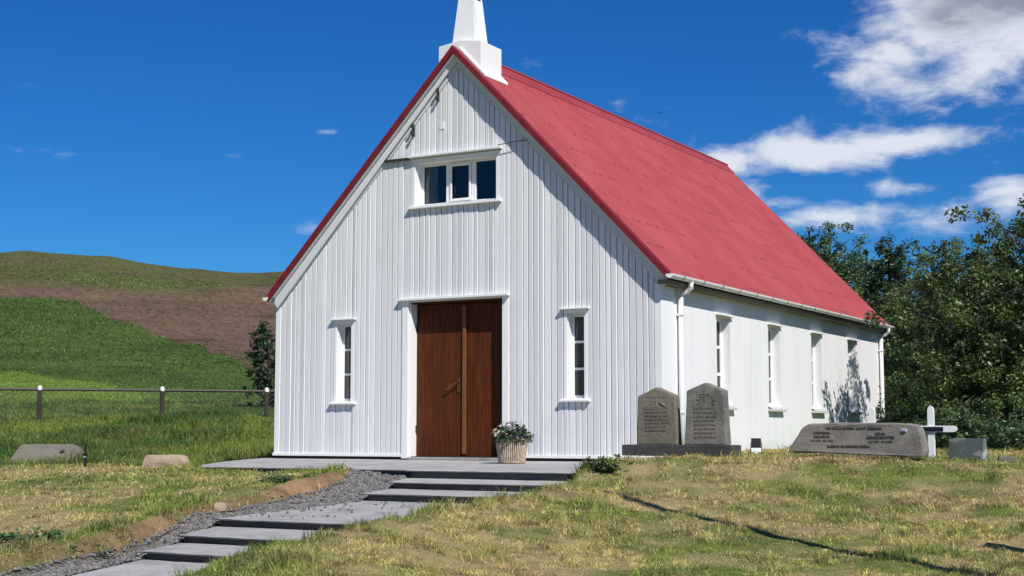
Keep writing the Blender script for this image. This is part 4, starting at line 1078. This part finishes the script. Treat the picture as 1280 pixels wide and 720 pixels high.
stone('pale_rock', 'small pale stone on the gravel edge above the lower steps', (float(path_l(-6.4)) - .30, -6.4, H(float(path_l(-6.4)) - .30, -6.4)), (.11, .09, .08), M_PALEROCK, .5, .008)

# ------------------------------------------------------------------ leaves
def leaf_mesh(name, pts, size, cols, material, parent=None, upbias=.4, aspect=.55, droop=.2):
    """many folded leaf faces; pts (n,3), size (n,), cols (n,3)"""
    n = len(pts); d = rng.normal(size=(n, 3)); d[:, 2] = d[:, 2] * .6 - droop; d /= np.linalg.norm(d, axis=1)[:, None]
    nr = rng.normal(size=(n, 3)); nr[:, 2] += upbias * 2; s = np.cross(d, nr); s /= np.linalg.norm(s, axis=1)[:, None] + 1e-9
    nn = np.cross(s, d)
    L = size[:, None]; wv = L * aspect * .5
    a = pts; b = pts + d * L * .5 + s * wv + nn * L * .08; c = pts + d * L; e = pts + d * L * .5 - s * wv + nn * L * .08
    V = np.stack([a, b, c, e], 1).reshape(-1, 3); k = np.arange(n) * 4
    Lx = np.stack([k, k + 1, k + 2, k, k + 2, k + 3], 1).ravel()
    me = bpy.data.meshes.new(name); me.vertices.add(len(V)); me.vertices.foreach_set('co', V.astype(np.float32).ravel())
    me.loops.add(len(Lx)); me.loops.foreach_set('vertex_index', Lx.astype(np.int32))
    me.polygons.add(2 * n); me.polygons.foreach_set('loop_start', np.arange(0, 6 * n, 3, dtype=np.int32)); me.polygons.foreach_set('loop_total', np.full(2 * n, 3, np.int32)); me.update()
    set_col(me, np.repeat(cols, 4, 0)); return link(name, me, material, parent)

def tree(name, label, loc, height, radius, leaves, lsize, pal, seed, clear=.1, shape='round', limbs=26, group=None, conifer=False, stems=1, spread=.26, cat='tree'):
    rs = np.random.default_rng(seed); t = empty(name, loc); tag(t, label, cat, group)
    wood = MB(); cl = []
    for sidx in range(stems):
        ox, oy = (0, 0) if stems == 1 else (radius * .35 * math.cos(sidx * 2.4), radius * .35 * math.sin(sidx * 2.4))
        hh = height * (1 if sidx == 0 else rs.uniform(.72, .95)); lx, ly = ox * 1.3 + rs.normal() * .12, oy * 1.3 + rs.normal() * .12
        def ax(z): k = z / hh; return np.array([ox * .3 + lx * k + .06 * math.sin(5 * k + seed), oy * .3 + ly * k + .06 * math.cos(4 * k), z])
        zs = np.linspace(-.1, hh * .97, 10); r0 = .028 * hh / math.sqrt(stems)
        wood.tube([ax(z) for z in zs], [r0 * (1 - .9 * max(z, 0) / hh) + .006 for z in zs], 7)
        for i in range(limbs // stems):
            k = clear + (1 - clear) * ((i + rs.random()) / (limbs // stems)); z0 = hh * k * .93
            kk = (k - clear) / (1 - clear)
            if shape == 'cone': rad = radius * (1 - kk) ** .75 + .12
            elif shape == 'column': rad = radius * (1 - kk ** 3) * (.55 + .45 * min(1, kk * 4)) + .1
            else: rad = radius * math.sqrt(max(.03, 1 - (2 * min(max(kk * .93 + .02, 0), 1) - .82) ** 2 * .78)) * .98
            an = i * 2.39996 + rs.random() * .7 + sidx; rad *= rs.uniform(.68, 1.12)
            rise = rs.uniform(-.15, .25) if conifer else rs.uniform(.25, .75)
            p0 = ax(z0 - .12 * height * (0 if conifer else .6)); out = np.array([math.cos(an), math.sin(an), 0])
            p1 = p0 + out * rad * .55 + np.array([0, 0, rad * rise * .6]); p2 = p0 + out * rad + np.array([0, 0, rad * rise])
            if p2[2] > hh * 1.02: p2[2] = hh * rs.uniform(.93, 1.02)
            if loc[0] + p2[0] < 3.75 and loc[1] + p2[1] < 10.9 and loc[1] > 0 and loc[0] > 0: continue      # pruned back from the church wall and roof
            br = r0 * .42 * (1 - .7 * k)
            wood.tube([p0, p1, p2], [br + .006, br * .6 + .004, .004], 5, False)
            nsub = 4 + int(rad * 3.2)
            for j in range(nsub):
                f = rs.uniform(.25, 1.02); q = p0 * (1 - f) ** 2 + 2 * p1 * f * (1 - f) + p2 * f * f
                e = q + rs.normal(size=3) * np.array([1, 1, .8]) * spread * (.6 + .5 * rad)
                if loc[0] + e[0] < 3.6 and loc[1] + e[1] < 10.6 and loc[1] > 0 and loc[0] > 0: continue
                if j % 2 == 0: wood.tube([q, e], [.007, .003], 4, False)
                cl.append((e, spread * rs.uniform(.45, 1.0) * (.55 + .28 * min(rad, 1.6))))
        cl.append((ax(hh * .98), spread * .6)); cl.append((ax(hh * .92), spread * .7))
    per = max(6, leaves // len(cl)); P = []; C = []; Sz = []
    for (e, rad) in cl:
        m_ = int(per * rs.uniform(.5, 1.5)); dd = rs.normal(size=(m_, 3)); dd /= np.linalg.norm(dd, axis=1)[:, None]
        P.append(e + dd * rad * rs.random((m_, 1)) ** .45 * np.array([1, 1, .75])); kcol = rs.random()
        base = np.array(pal[0]) * (1 - kcol) + np.array(pal[1]) * kcol
        C.append(base * (.65 + .7 * rs.random((m_, 1)))); Sz.append(lsize * (.6 + .8 * rs.random(m_)))
    P = np.concatenate(P); C = np.concatenate(C); Sz = np.concatenate(Sz)
    k = P[:, 2] > .02; P, C, Sz = P[k], C[k], Sz[k]
    wood.build('trunk', M_BARK, t, smooth=True)
    leaf_mesh('crown', P, Sz, C, M_LEAF, t, upbias=.5, aspect=.42 if conifer else .58)
    return t

DARK = ((.042, .076, .024), (.16, .22, .072)); MIDG = ((.05, .105, .042), (.13, .21, .085)); FRESH = ((.075, .15, .05), (.17, .26, .09)); BLUE = ((.022, .05, .028), (.065, .108, .052))
TG = 'trees growing beside and behind the church'
def T(name, label, u, d, h, *a, **k):
    b = (u - 640) / 1795; x = SX + d * (FWD[0] + RGT[0] * b); y = SY + d * (FWD[1] + RGT[1] * b)
    return tree(name, label, (x, y, H(x, y) - .03), h, *a, **k)
T('broadleaf_tree', 'largest dark broadleaf tree, filling the right edge beyond the granite slab', 1240, 22.7, 3.95, 1.42, 50000, .066, DARK, 5, clear=.05, limbs=70, group=TG, stems=3, spread=.30)
T('broadleaf_tree', 'dark bushy tree between the far church corner and the largest tree', 1164, 29.6, 4.35, 1.7, 38000, .072, DARK, 6, clear=.03, limbs=56, group=TG, stems=2, spread=.32)
T('conifer', 'dark conifer top showing against the sky beside the largest tree', 1128, 34.0, 4.95, 1.5, 18000, .09, BLUE, 8, clear=.05, shape='cone', limbs=84, group=TG, conifer=True, spread=.25)
T('birch_tree', 'slender mid green tree whose top rises behind the red roof slope', 1042, 36.0, 5.55, 1.35, 28000, .07, MIDG, 9, clear=.12, limbs=54, group=TG, spread=.30)
T('birch_tree', 'paler green tree behind the far end of the roof beside the conifer', 1084, 37.0, 5.25, 1.5, 30000, .07, FRESH, 10, clear=.08, limbs=56, group=TG, spread=.30)
T('conifer', 'narrow dark conifer half hidden by the red roof edge', 1016, 40.0, 6.1, 1.3, 14000, .09, BLUE, 12, clear=.1, shape='cone', limbs=64, group=TG, conifer=True, spread=.24)
T('broadleaf_tree', 'dark tree filling the gap behind the white crosses', 1190, 33.5, 4.6, 2.3, 28000, .08, DARK, 13, clear=.02, limbs=56, group=TG, stems=2, spread=.36)
T('broadleaf_tree', 'dark tree leaning into the right edge of the view', 1320, 25.0, 3.9, 1.7, 26000, .07, DARK, 14, clear=.04, limbs=46, group=TG, stems=2, spread=.3)
T('shrub', 'low light green shrub under the trees behind the white cross', 1135, 24.0, .62, .55, 4200, .055, FRESH, 15, clear=.05, limbs=18, group='shrubs under the trees', stems=3, spread=.2, cat='shrub')
T('shrub', 'low green shrub under the trees behind the granite slab', 1200, 21.5, .55, .6, 4200, .055, MIDG, 16, clear=.05, limbs=18, group='shrubs under the trees', stems=3, spread=.2, cat='shrub')
T('shrub', 'low dark green shrub at the right edge under the largest tree', 1265, 20.5, .42, .6, 4200, .055, MIDG, 17, clear=.05, limbs=18, group='shrubs under the trees', stems=3, spread=.2, cat='shrub')
T('spruce_sapling', 'young dark tree peeping out behind the left corner of the church', 338, 36.5, 2.25, .48, 5200, .08, BLUE, 18, clear=.05, shape='column', limbs=30, group=TG, spread=.18)
# weed at the corner of the mound
T('shrub', 'dark green leafy weed growing at the mound corner beside the top step', 748, 14.5, .17, .19, 1100, .035, DARK, 19, clear=.02, limbs=12, spread=.07, stems=2, cat='weed')
T('shrub', 'low leafy dock weed growing on the soil bank at the lower left', 60, 11.2, .055, .12, 700, .045, MIDG, 20, clear=.02, limbs=14, spread=.05, stems=2, cat='weed')
T('shrub', 'small green weed on the bare soil bank close to the lowest step', 112, 11.05, .05, .10, 300, .04, MIDG, 22, clear=.02, limbs=8, spread=.06, cat='weed')
T('shrub', 'small dark green weed on the soil bank above the middle of the gravel', 348, 14.9, .06, .13, 380, .04, MIDG, 23, clear=.02, limbs=8, spread=.07, cat='weed')

# ------------------------------------------------------------------ wicker planter with flowers
t = empty('flower_planter', (1.40, -.92, -.031)); tag(t, 'pale wicker planter of mixed flowers standing beside the wooden church door', 'planter')
n = 46; V = []; prof = [(.150, 0), (.158, .03), (.172, .12), (.183, .22), (.188, .285), (.192, .30)]
m = MB()
for k in range(n):
    a = 2 * math.pi * k / n
    m.tube([((r + (.007 if i % 2 else .0)) * math.cos(a), (r + (.007 if i % 2 else 0)) * math.sin(a), z) for i, (r, z) in enumerate(prof)], .0095, 6)
M_WICK = mat('pale_wicker', rough=.8, spec=.2, build=lambda t_, b, O, P: (t_.put(b.inputs['Base Color'], t_.ramp(t_.noise(P, 30, 4), [(.3, (.30, .23, .16)), (.65, (.56, .47, .36))])), None)[1])
m.build('basket', M_WICK, t, smooth=True)
for z, r in ((.02, .158), (.295, .193)): MB().tube([(r * math.cos(2 * math.pi * k / 24), r * math.sin(2 * math.pi * k / 24), z) for k in range(25)], .013, 6).build('rim', M_WICK, t, smooth=True)
lathe('soil', [(.14, .015), (.165, .2), (.17, .265), (.001, .275)], mat('potting_soil', color=(.03, .022, .016), rough=.95), t)
k = 900; th = rng.random(k) * 6.28; rr_ = .23 * np.sqrt(rng.random(k)); zz = .27 + .24 * rng.random(k) * (1 - (rr_ / .28) ** 2)
P = np.stack([rr_ * np.cos(th), rr_ * np.sin(th), zz], 1)
leaf_mesh('foliage', P, .035 + .03 * rng.random(k), np.array([.04, .085, .022]) * (.6 + .9 * rng.random((k, 1))), M_LEAF, t)
k = 260; th = rng.random(k) * 6.28; rr_ = .27 * np.sqrt(rng.random(k)); zz = .34 + .21 * rng.random(k) * (1 - (rr_ / .30) ** 2); px_ = rr_ * np.cos(th)
P = np.stack([px_, rr_ * np.sin(th), zz - .03 * (px_ > .12)], 1)
purple = (px_ + .08 * rng.normal(size=k)) > .02
fc = np.where(purple[:, None], np.array([.20, .13, .24]), np.array([.62, .50, .42])) * (.7 + .5 * rng.random((k, 1)))
leaf_mesh('flowers', P, .024 + .016 * rng.random(k), fc, M_FLOWER, t, aspect=.9)

# ------------------------------------------------------------------ fence
FA = np.array([-13.97, 5.41]); FB = np.array([-11.08, 9.36]); fdir = (FB - FA) / np.linalg.norm(FB - FA)
fence = empty('wire_fence', (FA[0], FA[1], 0)); tag(fence, 'chain link fence with dark wooden posts and white caps below the hill', 'fence')
ts = [-5.0, -2.5, 0.0, 2.62, 5.0, 7.5, 10.0]
tops = []
for s_ in ts:
    p = FA + fdir * s_; g = H(p[0], p[1]); zt = 1.335 + .003 * s_
    tops.append((p, g, zt))
    lx, ly = p - FA
    m = MB(); m.tube([(lx, ly, g - .2), (lx, ly, zt - .07)], [.055, .05], 8); po = m.build('post', M_POST, fence)
    m = MB(); m.tube([(lx, ly, zt - .069), (lx, ly, zt + .0), (lx, ly, zt + .03)], [.054, .05, .02], 8); m.build('cap', M_PAINT, po)
m = MB(); m.tube([(p[0] - FA[0], p[1] - FA[1], zt - .055) for p, g, zt in tops], .034, 6); m.build('top_rail', M_IRON, fence)
m = MB(); step = .12; L0, L1 = ts[0], ts[-1]
def fz(s_): return np.interp(s_, ts, [q[1] for q in tops]) + .03
q = L0
while q < L1:
    for sg in (1, -1):
        pts = []
        for i in range(5):
            f = i / 4; ss = q + sg * f * .62
            if ss < L0 or ss > L1: continue
            p = fdir * ss; pts.append((p[0] + .012 * sg, p[1], fz(ss) + (1.28 + .003 * ss - fz(ss)) * f))
        if len(pts) > 1: m.tube(pts, .0042, 3, False)
    q += step
m.build('wire_mesh', M_GALV, fence)

# ------------------------------------------------------------------ flagpoles just out of view on the right, whose thin shadows cross the lawn
def pole(label, shadow_far, length_h, gz):
    d = np.array([SUN_VEC.x, SUN_VEC.y]) / SUN_VEC.z
    base = np.array(shadow_far) + d * (length_h - 0)
    x, y = base; z = H(x, y)
    t = empty('flagpole', (x, y, z)); tag(t, label, 'flagpole')
    MB().tube([(0, 0, -.2), (0, 0, length_h * .5), (0, 0, length_h)], [.07, .065, .055], 10).build('pole', M_PAINT, t)
    lathe('finial', [(.0, 0), (.05, .02), (.06, .05), (.05, .08), (.0, .1)], M_BRASS, t, 12).location = (0, 0, length_h)
    return t
pole('unseen tall white flagpole with ball finial, out of view right of the lawn', (4.0, -4.10), 7.5, -.5)
x_, y_ = 9.45, -6.42; gpz = H(x_, y_)
t = empty('gate_post', (x_, y_, gpz)); tag(t, 'weathered grey timber gate post standing right of the lawn', 'post')
MB().box(-.06, .06, -.06, .06, -.3, 1.75).build('post', M_POST, t, bevel=.01); MB().poly([(-.075, -.075, 1.752), (.075, -.075, 1.752), (.075, .075, 1.752), (-.075, .075, 1.752), (0, 0, 1.83)], [(3, 2, 1, 0), (0, 1, 4), (1, 2, 4), (2, 3, 4), (3, 0, 4)]).build('cap', M_POST, t)

# ------------------------------------------------------------------ bird
b = empty('bird', (0, 0, 0)); d_ = 55.0; bb = (828 - 640) / 1795
b.location = (SX + d_ * (FWD[0] + RGT[0] * bb), SY + d_ * (FWD[1] + RGT[1] * bb), SZ + d_ * (540 - 137) / 1795)
b.scale = (.5, .5, .5); b.rotation_euler = (0, 0, R(YAW)); tag(b, 'small dark bird gliding in the blue sky above the red roof', 'bird')
m = MB(); m.tube([(0, -.16, 0), (0, -.1, .015), (0, .02, .0), (0, .14, 0), (0, .22, .0)], [.008, .025, .035, .02, .006], 8); bo = m.build('body', M_BLACK, b, smooth=True)
for sg in (-1, 1):
    m = MB(); m.poly([(sg * .02, -.06, .01), (sg * .15, -.09, .10), (sg * .30, .0, .15), (sg * .15, .05, .095), (sg * .02, .07, .005), (sg * .02, -.06, .0), (sg * .15, -.09, .09), (sg * .30, .0, .146), (sg * .15, .05, .085), (sg * .02, .07, -.005)],
           [(0, 1, 3, 4), (1, 2, 3), (9, 8, 6, 5), (8, 7, 6), (0, 5, 6, 1), (1, 6, 7, 2), (2, 7, 8, 3), (3, 8, 9, 4)]); m.build('wing', M_BLACK, b)
